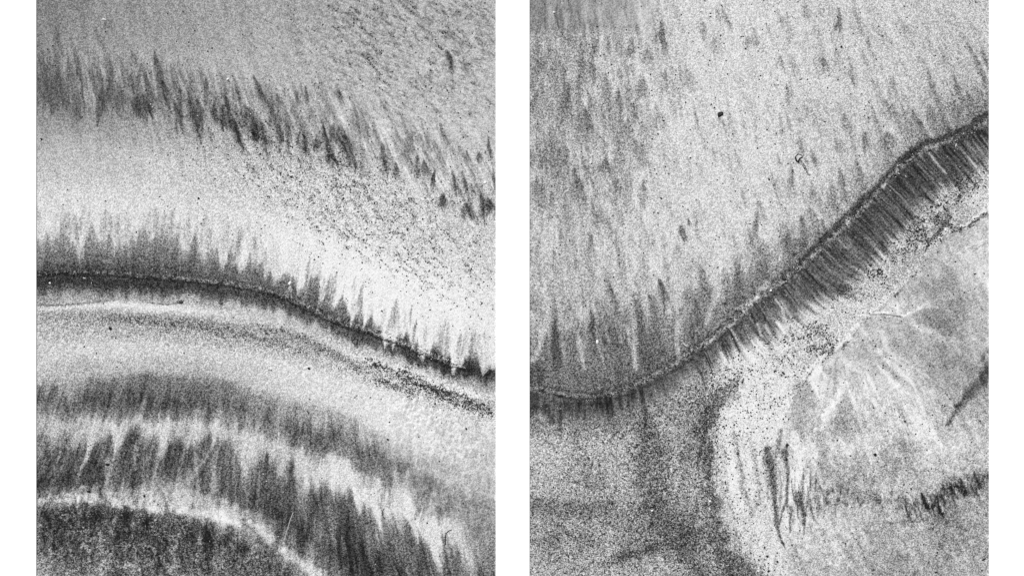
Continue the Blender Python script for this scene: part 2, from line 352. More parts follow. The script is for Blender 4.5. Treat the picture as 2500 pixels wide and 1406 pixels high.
    F.stroke([(89,756,4),(180,750,4),(280,742,5),(400,752,5),(500,760,4)], 232, 0.55, 0.9, 3)
    # radiating wake below the shell on the scarp, painted shadow of the white flake, wake of the dark stone
    for a in (-0.55, -0.3, -0.12, 0.1, 0.4):
        F.stroke([(708,698,1.5),(708 + a * 40, 728, 1.2)], 205, 0.6, 0.9, 1)
    F.stroke([(256,52,4),(258,62,5),(278,72,3)], 92, 0.5, 1, 3)  # shadow beneath the bent white flake, painted into the sand tone
    F.stroke([(264,1128,9),(262,1150,8),(262,1185,4)], 190, 0.45, 1, 3)
    F.stroke([(716,1250,1.5),(700,1300,1.5),(690,1335,1.5)], 178, 0.6, 0.9, 1)
    # contrast of the grains
    F.A = 0.36 + 0.16 * sstep(330, 480, Y) + 0.0 * X
    F.A += 0.22 * blob(F, 800, 480, 420, 130, 25) + 0.18 * np.exp(-((Y - curve(st, [790,790,790,795,805,820,840,870,905,940,975,1000], F.xs)[None, :]) / 40) ** 2) + 0.14 * sstep(1190, 1290, Y - np.clip(X - 400, 0, 999) * 0.42)
    F.A += 0.35 * blob(F, 1060, 955, 170, 34, 26)
    F.A -= 0.15 * q
    F.T = np.clip(150 + (F.T - 150) * 1.07 + 3, 34, 250)
    # relief: the scarp steps down to its lower side, bars swell gently
    scy = curve(st, [668,664,668,676,685,698,722,768,803,840,884,900], F.xs)[None, :]
    F.H += 2.0 * (1 - sstep(-3, 9, Y - scy)) * np.exp(-np.clip(scy - Y, 0, 999) / 260.0) + 0.9 * fbm(X / 130, Y / 130, 95, 2)
    return F

# ---------------------------------------------------------------- second stretch of beach
SCARP2 = ([1243,1293,1343,1393,1443,1493,1543,1593,1643,1693,1743,1793,1843,1893,1943,1993,2043,2093,2143,2193,2243,2293,2343,2414,2440],
          [925,940,955,965,968,957,938,914,886,852,820,778,728,694,657,608,557,516,460,402,362,343,328,285,268])
EDGE2 = ([1880,1905,1930,1953,1980,2003,2030,2055,2080,2105,2130,2155,2180,2205,2230,2250,2270,2290,2310,2340,2372,2414,2440],
         [1200,1060,990,950,905,882,862,846,820,790,768,745,722,700,672,648,622,600,568,560,548,515,500])
def make_lower_beach():
    F = Field(1273, 2436, -70, 1476)
    X, Y = F.X, F.Y
    st = [1293, 1393, 1493, 1593, 1693, 1793, 1893, 1993, 2093, 2193, 2293, 2414]
    one = lambda v: [v] * 12
    wob = 26 * fbm(X / 55, Y / 55, 203, 3)
    S = np.interp(st, *SCARP2)
    Sx = curve(SCARP2[0], SCARP2[1], F.xs)[None, :]
    tU = np.interp(F.xs, [1293, 1400, 1600, 1800, 2000, 2200, 2414], [0.1, -0.02, -0.16, -0.1, -0.2, -0.42, -0.55])[None, :]
    s1 = flow(F, tU, Sx) + 8 * fbm(X / 15, Y / 45, 211, 2)
    e1 = -80 * look(spikes(221, 42), s1) - 30 * look(spikes(222, 17), s1) + 85 * look(spikes(223, 56, 1.5, (0.3, 0.7)), s1) + 20 * look(spikes(224, 18), s1) + 10
    e1 = e1 * np.interp(F.xs, [1293, 1650, 1800, 2050, 2200, 2414], [1.0, 1.0, 0.75, 0.6, 0.45, 0.4])[None, :]
    # striae below the scarp run down its slope
    tD = np.interp(F.xs, [1293, 1500, 1650, 1800, 1950, 2100, 2414], [0.0, -0.12, -0.35, -0.5, -0.8, -1.15, -0.8])[None, :]
    s2 = flow(F, tD, Sx) + 2.5 * fbm(X / 20, Y / 20, 213, 2)
    e2 = 24 * look(spikes(231, 11), s2) + 34 * look(spikes(232, 27), s2) - 34 * look(spikes(233, 24, 1.4, (0.25, 0.6)), s2) + 46 * fbm(s2 / 45, s2 / 60, 234, 2) - 18
    rows = [
     (one(-100), [150,150,162,192,208,208,203,198,198,198,196,192], None),
     (one(62), [150,150,164,196,212,214,210,203,202,198,196,190], wob * 0.4),
     (one(104), [176,170,180,202,213,214,210,203,202,198,195,188], wob * 0.4),
     (one(200), [174,171,184,203,212,212,210,203,202,197,192,182], wob),
     ([400,400,400,400,400,400,400,395,370,300,240,190], [177,179,188,204,211,211,207,203,198,190,180,170], wob),
     ([640,640,640,610,575,555,530,490,435,350,285,225], [190,193,197,206,210,210,205,198,186,176,168,160], wob),
     ([800,780,760,755,715,680,640,570,495,395,335,270], [182,182,182,188,192,196,190,180,172,164,150,142], e1),
     ([845,825,805,795,755,708,662,588,508,402,340,276], [146,142,140,142,144,142,138,132,128,118,110,118], e1),
     (S - 18, [100,104,106,112,130,130,124,116,104,96,96,110], e1 * 0.08),
     (S - 2, [72,74,72,78,88,92,82,70,54,50,52,68], None),
     (S + 9, [100,100,80,96,112,122,118,116,106,98,104,104], None),
     (S + 24, [66,60,60,76,92,92,88,88,80,72,66,66], None),
     ([985,1000,985,955,890,832,792,722,646,540,435,372], [84,76,80,94,108,110,110,102,96,90,92,102], e2),
     ([1036,1046,1034,1006,944,884,850,790,718,618,508,436], [146,136,134,146,166,222,222,208,200,195,192,192], e2 * 1.15),
     ([1085,1095,1085,1070,1000,930,870,810,730,625,530,465], [182,176,170,166,160,230,222,198,210,188,172,198], wob),
     ([1200,1205,1200,1200,1200,1080,1000,900,830,760,690,620], [176,168,164,160,140,236,232,222,205,196,190,196], wob),
     ([1235,1245,1235,1242,1245,1220,1150,1000,920,850,800,750], [156,158,166,146,134,220,205,204,196,186,176,190], wob),
     ([1300,1310,1300,1310,1320,1330,1250,1100,1050,1000,1000,950], [150,146,154,142,136,196,212,207,208,204,184,150], wob),
     ([1406,1406,1400,1406,1406,1406,1340,1220,1180,1160,1130,1080], [170,172,168,166,140,178,218,180,180,178,188,188], wob),
     ([1450,1450,1450,1450,1450,1450,1430,1310,1290,1250,1230,1200], [150,150,150,150,120,165,200,190,184,166,158,158], wob),
     (one(1500), [150,150,150,150,125,165,200,182,170,165,165,165], wob),
    ]
    F.bands(st, rows)
    edge = np.interp(F.xs, *EDGE2)[None, :]
    dE = Y - edge                                     # below the outer swash line
    right = sstep(-4, 4, dE) * sstep(1880, 1960, X)
    # streaks above the scarp, striae below
    sd = X - (Y - 300) * np.interp(F.xs, [1293, 1500, 1800, 2200, 2414], [0.0, 0.12, 0.2, 0.38, 0.48])[None, :]
    up = 1 - sstep(-60, 0, Y - Sx)
    lf = 1 - sstep(1480, 1760, X)
    F.T += up * (fbm(sd / 12, Y / 55, 251, 3) * (30 + 42 * lf) + fbm(sd / 40, Y / 110, 253, 2) * 34 * lf)
    cmb = fbm(sd / 9 + 1.6 * fbm(X / 40, Y / 40, 250, 2), Y / 48, 252, 3)
    F.T -= up * sstep(0.06, 0.3, cmb) * (12 + 20 * lf)
    near = np.exp(-np.clip(Sx - Y, 0, 999) / 85.0) * up
    F.T += near * fbm(s1 / 8, Y / 90, 255, 3) * 95
    dark = sstep(2, 12, Y - Sx) * (1 - sstep(0, 60, Y - curve(st, [985,1000,985,955,890,832,792,722,646,540,435,372], F.xs)[None, :]))
    n2 = fbm(s2 / 4.5, (X + Y) / 130, 257, 2)
    F.T += dark * (n2 * 62 + 60 * fbm(s2 / 11, (X + Y) / 90, 258, 2))
    F.H += dark * n2 * 1.4
    # dark tongues and smudges above the scarp
    for i, (x, y, l, w, t, k, o) in enumerate([
        (1318,135,34,11,14,110,.8),(1350,140,60,9,4,124,.7),(1360,0,70,5,12,112,.7),(1415,170,60,14,6,118,.7),(1392,190,110,14,-8,92,.8),(1408,215,120,16,10,112,.7),(1312,215,60,10,-14,112,.8),
        (1455,85,60,9,-4,104,.8),(1448,145,60,12,2,98,.8),(1390,75,40,12,2,130,.6),(1424,130,40,9,0,120,.7),(1432,255,70,12,8,98,.8),(1475,170,80,10,8,118,.7),(1488,190,60,16,0,130,.6),
        (1512,90,40,7,2,118,.7),(1545,85,55,10,-4,96,.85),(1542,150,30,10,0,120,.7),(1575,115,40,14,14,112,.7),(1614,40,85,10,4,98,.85),(1512,160,40,7,10,115,.7),(1507,205,70,8,6,100,.8),
        (1568,188,46,14,-4,108,.8),(1546,245,60,10,8,98,.8),(1534,275,80,12,-4,112,.7),(1602,250,50,9,12,110,.75),(1625,170,50,14,14,128,.6),(1670,155,60,16,18,132,.6),
        (1345,280,120,14,4,122,.7),(1378,340,130,14,4,118,.6),(1330,355,60,12,4,112,.7),(1400,405,80,14,14,88,.8),(1425,370,80,12,14,112,.7),(1472,380,45,14,14,92,.8),(1500,425,50,12,14,104,.75),
        (1440,560,70,8,6,118,.7),(1348,600,60,10,8,126,.5),(1570,430,60,9,4,118,.6),(1570,330,90,14,2,122,.5),(1300,350,50,12,-10,122,.7),(1310,430,60,16,10,116,.7),(1380,470,80,9,4,118,.6),
        (1762,15,50,6,20,108,.7),(1710,40,50,12,8,136,.6),(1830,85,26,12,8,128,.7),(1742,85,50,14,8,140,.5),(1902,130,42,9,10,104,.75),(2005,132,45,10,22,98,.8),(2050,10,60,7,0,106,.75),(2045,50,24,10,4,94,.8),
        (1962,0,45,10,14,128,.7),(1912,40,20,12,8,128,.6),(1920,195,60,5,6,118,.6),(1968,250,50,14,10,140,.4),(2038,100,70,10,12,140,.5),(2075,165,50,6,18,108,.6),(2058,270,50,9,18,116,.65),(2110,80,80,7,22,128,.5),
        (1905,270,50,6,8,128,.5),(1960,240,40,12,10,140,.4),(2178,180,55,9,6,118,.6),(2260,160,80,10,20,116,.7),(2355,90,120,8,26,98,.75),(2392,110,60,7,24,100,.7),(2318,165,130,8,22,94,.8),(2355,215,80,12,24,98,.8),
        (2222,255,90,9,24,90,.85),(2285,250,90,12,24,98,.8),(2260,250,60,8,24,112,.7),(2155,235,60,12,34,106,.75),(2165,315,42,12,20,92,.8),(2112,315,48,12,10,98,.75),(1980,360,40,8,14,104,.7),(2050,340,30,14,14,128,.6),
        (1930,395,80,9,4,108,.7),(2048,400,70,9,14,98,.75),(1978,440,60,10,14,112,.7),(1950,330,40,8,10,104,.6),(2098,400,40,7,8,112,.7),(2105,440,60,7,2,88,.7),(2060,455,45,10,8,100,.75),(2005,525,70,8,14,92,.7),(1955,520,60,10,10,96,.7),
        (1850,500,130,13,-6,112,.7),(1805,630,130,17,0,84,.85),(1868,615,90,17,0,92,.85),(1920,560,80,18,14,100,.8),(1665,545,34,13,8,104,.8),(1680,530,24,5,14,92,.8),(1655,590,40,10,0,132,.5),(1608,672,70,15,12,84,.85),
        (1487,680,90,8,14,92,.8),(1475,740,60,8,10,108,.7),(1540,700,90,9,12,104,.8),(1580,700,110,9,14,108,.8),(1710,640,90,15,12,118,.7),(1692,710,90,14,12,92,.85),(1768,690,90,8,10,92,.75),(1835,680,60,7,6,92,.75),
        (1355,785,110,14,4,76,.85),(1338,800,110,10,-8,80,.8),(1400,795,110,9,2,86,.8),(1440,740,140,13,8,82,.8),(1490,770,130,16,10,72,.85),(1560,770,150,34,8,68,.85),(1525,800,110,10,14,84,.8),(1690,770,90,17,8,74,.85),(1318,870,70,26,0,60,.85),(1600,780,130,26,6,80,.7)]):
        F.flame(x, y, l, w * (1.3 if y < 500 else 1.1), t, k + (8 if y < 500 else 0), o * (0.85 if y < 500 else 1.0), seed=900 + i)
    rs = np.random.RandomState(15)
    for i in range(90):
        x = rs.uniform(1285, 1640); y = rs.uniform(60, 640)
        F.flame(x, y, rs.uniform(35, 90), rs.uniform(4, 12), rs.normal(6, 6), rs.uniform(112, 145), rs.uniform(0.25, 0.6) * (1 - 0.5 * (x > 1560)), seed=1200 + i)
    for i in range(120):
        x = rs.uniform(1650, 2430); y = rs.uniform(0, max(60, np.interp(x, *SCARP2) - 60))
        F.flame(x, y, rs.uniform(30, 80), rs.uniform(3, 9), np.interp(x, [1650, 2000, 2414], [10, 16, 24]) + rs.normal(0, 4), rs.uniform(118, 150), rs.uniform(0.2, 0.5), seed=1400 + i)
    # wide soft tents of grey sand standing on the scarp
    for i, (x, h, w) in enumerate([(1330,150,34),(1395,175,30),(1450,170,30),(1500,200,30),(1560,210,44),(1610,190,36),(1690,170,34),(1735,150,26),(1775,140,22),(1808,150,28),(1868,130,28),(1925,140,30),(1985,110,26),(2040,110,24),(2100,110,22),(2165,110,24),(2225,110,20),(2285,100,22),(2340,90,22),(2395,90,22)]):
        b_ = np.interp(x + 12, *SCARP2); t_ = -math.degrees(math.atan(np.interp(x, F.xs, tU[0])))
        F.flame(x - math.tan(math.radians(t_)) * h * 0.5, b_ - h, h * 0.92, w, t_, 122, 0.55, seed=1600 + i)
    # pale notches in the dark tongues
    for pts in [[(1412,810,3),(1420,860,8),(1426,900,6)],[(1540,720,6),(1548,800,7),(1552,900,7)],[(1530,800,5),(1548,870,6)],[(1660,780,8),(1650,840,7),(1655,868,5)],[(1300,880,8),(1315,850,7),(1330,800,6)],
                [(1457,832,3),(1466,860,2.5),(1480,900,2)],[(1760,690,6),(1740,740,10),(1725,790,7)],[(1875,690,8),(1830,740,8),(1800,755,4)],[(1620,690,1.5),(1632,710,2)],[(1662,830,1.5),(1678,845,1.5)]]:
        F.stroke(pts, 192, 0.75, 0.8, 4, seed=int(pts[0][0]))
    F.stroke([(2414 + 30, 266, 8), (2400, 284, 8), (2360, 318, 9), (2300, 338, 9), (2250, 352, 9), (2200, 390, 9), (2150, 445, 9), (2100, 500, 9), (2050, 542, 8), (1990, 602, 7), (1950, 645, 5)], 56, 0.8, 0.9, 4)
    # crest of grains along the scarp
    F.M = np.zeros_like(X)
    F.stroke([(x, y + (10 if x > 1950 else 4), 8 if x > 1600 else 6) for x, y in zip(*SCARP2)], 1.0, 1, 0.9, 3, 'M')
    cr = fbm(X / 4.5, Y / 4.5, 261, 2)
    F.T += F.M * (16 + 170 * cr); F.W += F.M * 0.10; F.D += F.M * 0.16; F.H += F.M * 1.3
    lowc = [(x, y) for x, y in zip(*SCARP2) if 1300 < x < 2000]
    F.stroke([(x - 2, y - 6, 2.2) for x, y in lowc], 46, 0.6, 0.9, 10, fine=9, seed=21)
    F.M = np.zeros_like(X); F.stroke([(x + 3, y + 5, 4.5) for x, y in lowc if x > 1540], 1, 1, 1.0, 10, 'M', fine=5, seed=22)
    F.T += F.M * (14 + 150 * fbm(X / 5, Y / 5, 262, 2))
    F.stroke([(x + 7, y + 15, 3.0) for x, y in lowc], 44, 0.5, 1.0, 12, fine=9, seed=23)
    F.stroke([(1293,938,3),(1340,952,5),(1400,963,5),(1450,966,4)], 150, 0.5, 0.9, 3)
    F.stroke([(1300,950,2),(1360,966,3),(1420,976,4),(1480,968,5)], 38, 0.6, 0.9, 2)
    F.stroke([(1293,990,6),(1340,1000,12),(1352,1030,6)], 52, 0.6, 0.9, 5)
    # sharp furrows down the scarp face
    for i in range(150):
        x = rs.uniform(1700, 2420); y = np.interp(x, *SCARP2) + rs.uniform(8, 45)
        t = np.interp(x, F.xs, tD[0]); l = rs.uniform(15, 75) * (0.5 + 0.5 * min(1, (x - 1650) / 350))
        d = np.array([-t, 1.0]); d /= np.hypot(*d)
        k = 176 if rs.rand() < 0.30 else 36
        p = [(x, y, 1.3), (x + d[0] * l * 0.5, y + d[1] * l * 0.5, 1.5), (x + d[0] * l, y + d[1] * l, 0.8)]
        F.stroke(p, k, rs.uniform(0.4, 0.8), 0.9, 0.8)
        F.stroke(p, 0.8 if k > 100 else -0.8, 0.5, 0.9, 0.8, 'H')
    for pts in [[(1893,730,3),(1910,755,4),(1920,785,3)],[(1870,795,4),(1885,825,5),(1895,850,4)],[(1848,790,3),(1860,820,4)],[(2265,368,2),(2285,395,3),(2310,425,2)],[(1905,735,2),(1930,770,3),(1945,790,2)],[(1780,795,3),(1800,830,3)]]:
        F.stroke(pts, 212, 0.75, 0.8, 2)
    # striae fading out into the pale sand
    R11 = curve(st, [985,1000,985,955,890,832,792,722,646,540,435,372], F.xs)[None, :]
    tail = np.exp(-((Y - R11 - 30) / 38) ** 2) * sstep(1650, 1800, X)
    F.T += tail * (95 * fbm(s2 / 4.0, (X + Y) / 150, 259, 2) + 60 * fbm(s2 / 10, (X + Y) / 90, 260, 2))
    # wakes behind stone and shell
    for pts, k, o in [([(1757,288,5),(1766,300,4),(1772,326,2)],140,.7), ([(1774,330,3),(1780,360,4)],150,.4), ([(1946,392,2.5),(1958,404,1.6),(1968,418,1.4),(1977,428,1)],44,.95), ([(1953,390,1.4),(1964,404,1.4),(1972,418,1)],60,.9), ([(1952,396,1.2),(1970,424,1)],225,.7), ([(1966,394,3),(1975,398,2)],130,.6), ([(1353,32,1.5),(1360,50,2.5),(1364,72,2)],88,.8), ([(1880,441,2),(1890,454,2),(1895,470,1.5)],130,.6), ([(1340,30,1.5),(1326,45,1.2)],200,.4), ([(1764,18,2),(1774,40,2),(1782,60,1)],120,.6)]:
        F.stroke(pts, k, o, 0.9, 1.0)
    # coarse speckle between the striae and the swash line
    out = sstep(20, 70, Y - curve(st, [985,1000,985,955,890,832,792,722,646,540,435,372], F.xs)[None, :]) * (1 - right)
    cl = fbm(X / 26, Y / 26, 271, 3) + 0.6 * fbm(X / 8, Y / 8, 273, 2)
    for x, y, rx, ry, r, a in [(2290,520,90,34,-48,1.0),(2230,600,80,34,-50,.85),(2160,640,50,26,-45,.6),(1985,825,50,34,-30,1.0),(2010,850,40,20,-30,.7),(2060,740,60,36,-45,.55),(1930,850,60,60,0,.5),(1890,930,90,70,0,.38),(2385,445,44,30,0,.9),(2310,505,30,22,60,.8),(1800,960,60,50,0,.5),(2120,680,60,40,-45,.5)]:
        b = blob(F, x, y, rx, ry, r) * a * (1 - right)
        F.D += b * sstep(-0.15, 0.22, cl) * 0.72
        F.T -= b * sstep(-0.1, 0.25, cl) * 26
    for x, y, rx, ry, k in [(2345,525,24,26,176),(2238,630,18,18,160),(2145,705,22,16,186),(2395,490,30,22,205),(1975,880,16,12,190)]:
        b = np.clip(blob(F, x, y, rx, ry) * 1.6, 0, 1); F.T += (k - F.T) * b * 0.8; F.D *= 1 - b
    F.D *= 1 - right
    # swash line: pale lip with a broken dark thread
    ex, ey = EDGE2
    line = [(x, y, 4.5) for x, y in zip(ex, ey) if x > 1925]
    F.stroke([(x - 3, y - 3, 5.5) for x, y, w in line], 246, 0.7, 1.0, 9, fine=7)
    F.M = np.zeros_like(X); F.stroke([(x + 2, y + 2, 2.0) for x, y, w in line], 1, 1, 0.8, 8, 'M', fine=6)
    br = sstep(-0.08, 0.2, fbm(X / 15, Y / 15, 281, 3))
    F.T += (70 - F.T) * F.M * br * 0.85; F.D += F.M * br * 0.35
    F.H += (1 - right) * 1.2 * np.exp(-np.abs(dE) / 40.0) * (X > 1900)
    for pts in [[(2310,505),(2316,530),(2308,550),(2290,570),(2270,590),(2262,610)],[(2308,540),(2325,562),(2345,556)],[(2365,552),(2385,535),(2405,525),(2420,522)],[(2335,490),(2345,475)],[(2005,862),(2025,858),(2034,850)]]:
        F.stroke([(a, b, 6) for a, b in pts], 0.85, 0.9, 0.9, 3, 'D'); F.stroke([(a, b, 4) for a, b in pts], 70, 0.5, 0.9, 3)
    # features of the lower flat
    for pts, k, o, s in [
        ([(2105,772,5),(2135,768,7),(2165,764,4)],238,.8,3), ([(2205,773,5),(2235,760,7),(2262,746,7),(2290,752,4)],232,.8,3), ([(2230,795,5),(2275,812,9),(2320,845,11),(2360,872,10),(2398,897,6)],226,.7,5),
        ([(2125,768,1.6),(2160,767,1.6),(2185,771,1.8),(2202,774,1.6)],92,.75,1), ([(2115,786,16),(2170,782,10),(2205,784,6)],165,.5,4), ([(2255,775,22),(2300,790,16),(2340,820,10)],158,.55,5),
        ([(2370,850,3),(2388,880,5)],222,.5,3), ([(2405,650,4),(2414,690,9),(2420,720,8)],228,.6,3), ([(2310,700,60),(2350,760,60),(2380,830,50)],158,.4,8), ([(2200,680,40),(2260,640,40),(2310,610,30)],180,.5,8), ([(2330,625,3),(2370,600,4),(2414,585,3)],222,.5,4), ([(2375,615,1.5),(2395,600,1.5),(2414,592,1.2)],120,.5,1),
        ([(2062,940,12),(2040,985,13),(2018,1025,11),(2005,1050,7)],238,.85,4), ([(2078,960,6),(2095,1000,6),(2100,1030,5)],226,.5,4), ([(2058,965,7),(2062,1010,24),(2060,1050,34)],160,.7,6), ([(1960,950,30),(1958,1010,34),(1950,1060,24)],164,.75,7),
        ([(2130,840,50),(2170,900,40),(2190,960,30)],182,.4,10), ([(2215,905,5),(2240,960,6),(2260,1010,4)],226,.5,3), ([(2170,880,8),(2190,915,6)],222,.5,3), ([(2160,885,4),(2172,900,5),(2185,920,3)],126,.5,2),
        ([(2300,880,50),(2350,900,60),(2400,930,50)],150,.55,10), ([(2430,885,16),(2400,925,16),(2365,965,14),(2330,1005,9),(2310,1040,5)],84,.8,6), ([(2420,850,8),(2400,870,8),(2395,880,4)],96,.6,6),
        ([(1925,960,14),(1905,1030,12),(1890,1075,8)],236,.6,4), ([(1905,1050,5),(1900,1085,9),(1896,1110,6)],130,.7,3),
        ([(1873,1095,10),(1880,1130,17),(1886,1160,12),(1890,1200,8),(1893,1240,6),(1896,1280,4.5),(1904,1312,3.5),(1914,1335,2)],84,.75,4),
        ([(1922,1086,3),(1916,1105,10),(1920,1125,5),(1924,1150,3),(1922,1185,4),(1922,1222,3.5),(1912,1240,3.5),(1906,1265,3),(1904,1280,1.5)],88,.7,3), ([(1922,1222,3),(1932,1245,4),(1928,1275,3),(1930,1300,2)],98,.75,2),
        ([(1958,1160,4),(1956,1195,8),(1952,1222,12),(1960,1245,5),(1964,1275,3.5),(1964,1302,2)],94,.75,4), ([(1945,1120,3),(1940,1170,3),(1930,1215,2)],150,.5,3), ([(1905,1150,3),(1908,1200,3),(1905,1240,2)],130,.5,3), ([(1952,1180,2),(1940,1220,2.5),(1936,1250,2)],120,.5,2), ([(2010,1210,2),(2013,1245,2),(2010,1265,1.5)],110,.55,2), ([(2030,1200,2),(2026,1230,2)],120,.5,2), ([(1980,1150,2),(1978,1180,3),(1974,1215,5),(1968,1250,2.5),(1964,1280,2)],92,.7,2), ([(1979,1222,4),(1982,1245,4),(1987,1270,2)],96,.7,2),
        ([(1875,1160,6),(1875,1220,4)],130,.5,3), ([(1996,1195,3),(2000,1240,4),(1998,1260,3)],108,.6,2), ([(2040,1230,3),(2040,1260,2)],110,.5,2), ([(1935,1240,5),(1936,1275,5)],110,.4,3),
        ([(1940,1060,12),(1955,1120,14),(1945,1190,10)],240,.7,4), ([(1935,1150,5),(1928,1230,5)],238,.7,2), ([(1945,1250,7),(1945,1290,8)],236,.6,2), ([(1922,1245,5),(1920,1280,6)],238,.7,2), ([(1972,1240,3),(1972,1280,4)],232,.6,2),
        ([(2000,1060,10),(2010,1110,14),(2000,1170,8)],158,.45,6), ([(2180,1090,12),(2200,1085,14),(2225,1090,10)],132,.45,7), ([(2140,1115,4),(2140,1135,4),(2158,1150,4),(2180,1155,4)],140,.55,2), ([(2136,1110,2),(2142,1140,3),(2160,1152,3)],222,.4,2),
        ([(2060,1200,22),(2100,1215,18),(2150,1220,16),(2200,1225,14)],138,.5,9), ([(2210,1225,14),(2250,1232,20),(2290,1215,20),(2330,1195,26),(2370,1180,20),(2430,1160,16)],112,.7,9),
        ([(2170,1278,5),(2220,1272,6),(2270,1265,8),(2310,1275,10)],118,.6,5), ([(2290,1260,24),(2330,1245,24)],124,.4,9),
        # lower left: dark trunk, second dark column, cross bars
        ([(1790,945,10),(1756,968,18),(1732,1000,28),(1716,1060,26),(1722,1130,20),(1738,1200,16),(1744,1270,20),(1758,1330,30),(1790,1380,40),(1840,1440,50)],82,.62,24), ([(1712,960,20),(1780,965,24),(1800,940,16)],120,.4,12),
        ([(1560,1010,10),(1590,1060,30),(1604,1120,44),(1586,1190,34),(1602,1250,24)],104,.5,30), ([(1600,1250,34),(1640,1290,44),(1680,1330,36)],96,.5,14), ([(1500,1362,8),(1560,1350,12),(1620,1330,10),(1680,1305,10),(1730,1280,8)],84,.6,7),
        ([(1293,1235,26),(1360,1245,30),(1440,1240,22),(1500,1225,14)],112,.5,14), ([(1420,1120,30),(1450,1170,24)],122,.4,12), ([(1293,1320,12),(1380,1310,14),(1480,1320,12)],112,.45,9), ([(1650,1330,12),(1680,1370,12),(1700,1400,10)],100,.5,7),
        ([(1500,1100,26),(1510,1160,24)],186,.45,10), ([(1530,1270,20),(1550,1300,14)],186,.4,8), ([(1580,1370,30),(1640,1380,24)],188,.5,9), ([(1700,1130,16),(1690,1180,16)],172,.4,8),
        # pale plume
        ([(1800,1010,24),(1810,1080,30),(1815,1160,24),(1810,1240,18)],240,.6,8), ([(1790,1060,5),(1805,1130,8),(1812,1180,9),(1822,1230,6)],150,.6,4), ([(1830,1060,5),(1845,1130,6),(1852,1180,6)],168,.5,4), ([(1770,1010,10),(1775,1080,10),(1785,1160,10),(1790,1230,9)],244,.6,4)]:
        F.stroke(pts, k, min(1.0, o * 1.2), 0.8, s, seed=int(pts[0][0] + pts[0][1]))
        if k > 215 and pts[0][0] > 1990: F.stroke(pts, 1.6, 0.8, 1.0, s, 'H', seed=int(pts[0][0] + pts[0][1]))
    for i in range(16):    # fine branching fingers
        x = rs.uniform(1872, 2010); y = rs.uniform(1120, 1215); l = rs.uniform(40, 95); b = rs.normal(0, 7)
        k = rs.choice([92, 108, 236]); w = rs.uniform(2.0, 4.0)
        F.stroke([(x, y, 1.0), (x + b * .4, y + l * .35, w), (x + b, y + l * .7, w * .6), (x + b * 1.1 + 4, y + l, 0.7)], k, rs.uniform(.45, .75), 0.9, 3, seed=i, fine=12)
    for i in range(46):
        x = 2190 + rs.rand() * 230; y = np.interp(x, [2190, 2260, 2330, 2414], [1222, 1216, 1182, 1150]) + rs.normal(0, 12)
        F.flame(x, y, rs.uniform(16, 38), rs.uniform(3, 8), rs.normal(20, 7), 46, rs.uniform(.5, .9), seed=1700 + i)
    for i in range(46):    # feathered marks on the lower dark band
        u = rs.rand(); x = 2195 + u * 220; y = np.interp(x, [2195, 2260, 2330, 2414], [1225, 1222, 1190, 1160]) + rs.normal(0, 14)
        l = rs.uniform(10, 28); k = 44 if rs.rand() < 0.62 else 205
        F.stroke([(x, y, 1.2), (x + l * 0.22, y + l * 0.6, 2.4), (x + l * 0.3, y + l, 1.0)], k, rs.uniform(.4, .8), 0.9, 5, seed=i, fine=6)
    for i in range(60):
        x = 1990 + rs.rand() * 210; y = 1200 + rs.normal(0, 20); l = rs.uniform(10, 30)
        F.flame(x, y, l, rs.uniform(2, 6), rs.normal(0, 8), 84 if rs.rand() < .7 else 226, rs.uniform(.3, .6), seed=1800 + i)
    # fan of pale rills over the flat
    for i in range(60):
        a = rs.uniform(-0.75, 0.95); r0 = rs.uniform(40, 300); l = rs.uniform(40, 120)
        x, y = 2080 + math.sin(a) * r0, 790 + math.cos(a) * r0
        if y < np.interp(x, *EDGE2) + 14: continue
        dx, dy = math.sin(a * 0.8 + 0.25), math.cos(a * 0.8 + 0.25)
        F.stroke([(x, y, 2.5), (x + dx * l * .5, y + dy * l * .5, rs.uniform(3, 7)), (x + dx * l, y + dy * l, 1.5)], 228 if rs.rand() < 0.55 else 150, rs.uniform(.3, .6), 1.0, 5, seed=i)
    for x, y, rx, ry, r, k in [(2060,790,60,30,-30,22),(2120,700,60,26,-45,24),(2200,745,50,22,-20,22),(2150,940,60,60,0,24),(2240,1050,70,60,20,22),(2330,1090,60,36,0,20),(2090,1090,50,40,0,18),(2390,700,30,80,0,18),(2000,930,40,30,-40,20),(2270,700,60,40,-30,-20),(2330,760,50,60,0,-22),(2200,850,60,30,20,-14),(2290,900,60,40,20,-18),(2060,1140,40,40,0,-16),(2330,1300,80,40,0,-10),(2200,1380,120,40,0,-8)]:
        F.T += blob(F, x, y, rx, ry, r) * k * right
    crs = 1 - 6 * np.abs(fbm((X - 0.45 * Y) / 26 + 1.4 * fbm(X / 40, Y / 40, 311, 2), (Y + 0.45 * X) / 80, 312, 3))
    F.T += right * (sstep(0.35, 0.95, crs) * 15 - 3); F.H += right * sstep(0.2, 0.95, crs) * 0.7
    low = right * sstep(930, 1010, Y)
    F.T += right * (54 * fbm((X - 0.5 * Y) / 12, (Y + 0.5 * X) / 75, 291, 3) + 30 * fbm(X / 60, Y / 60, 293, 2)) + right * 40 * fbm(X / 8, Y / 8, 294, 3) + low * (0.4 + 0.6 * sstep(1000, 1150, Y)) * 48 * fbm(X / 7, Y / 9, 295, 2)
    # coarse mixed sand lower left
    bx = np.interp(F.ys, [900, 960, 1000, 1060, 1150, 1230, 1300, 1350, 1406, 1476], [1840, 1790, 1762, 1748, 1752, 1762, 1778, 1806, 1862, 1930])[:, None] + 44 * fbm(X / 30, Y / 40, 306, 3)
    ll = sstep(20, 120, Y - Sx) * (1 - sstep(-34, 30, X - bx)) * (Y > 900)
    chan = sstep(-14, 12, X - bx) * (1 - sstep(50, 120, X - bx)) * sstep(960, 1010, Y)
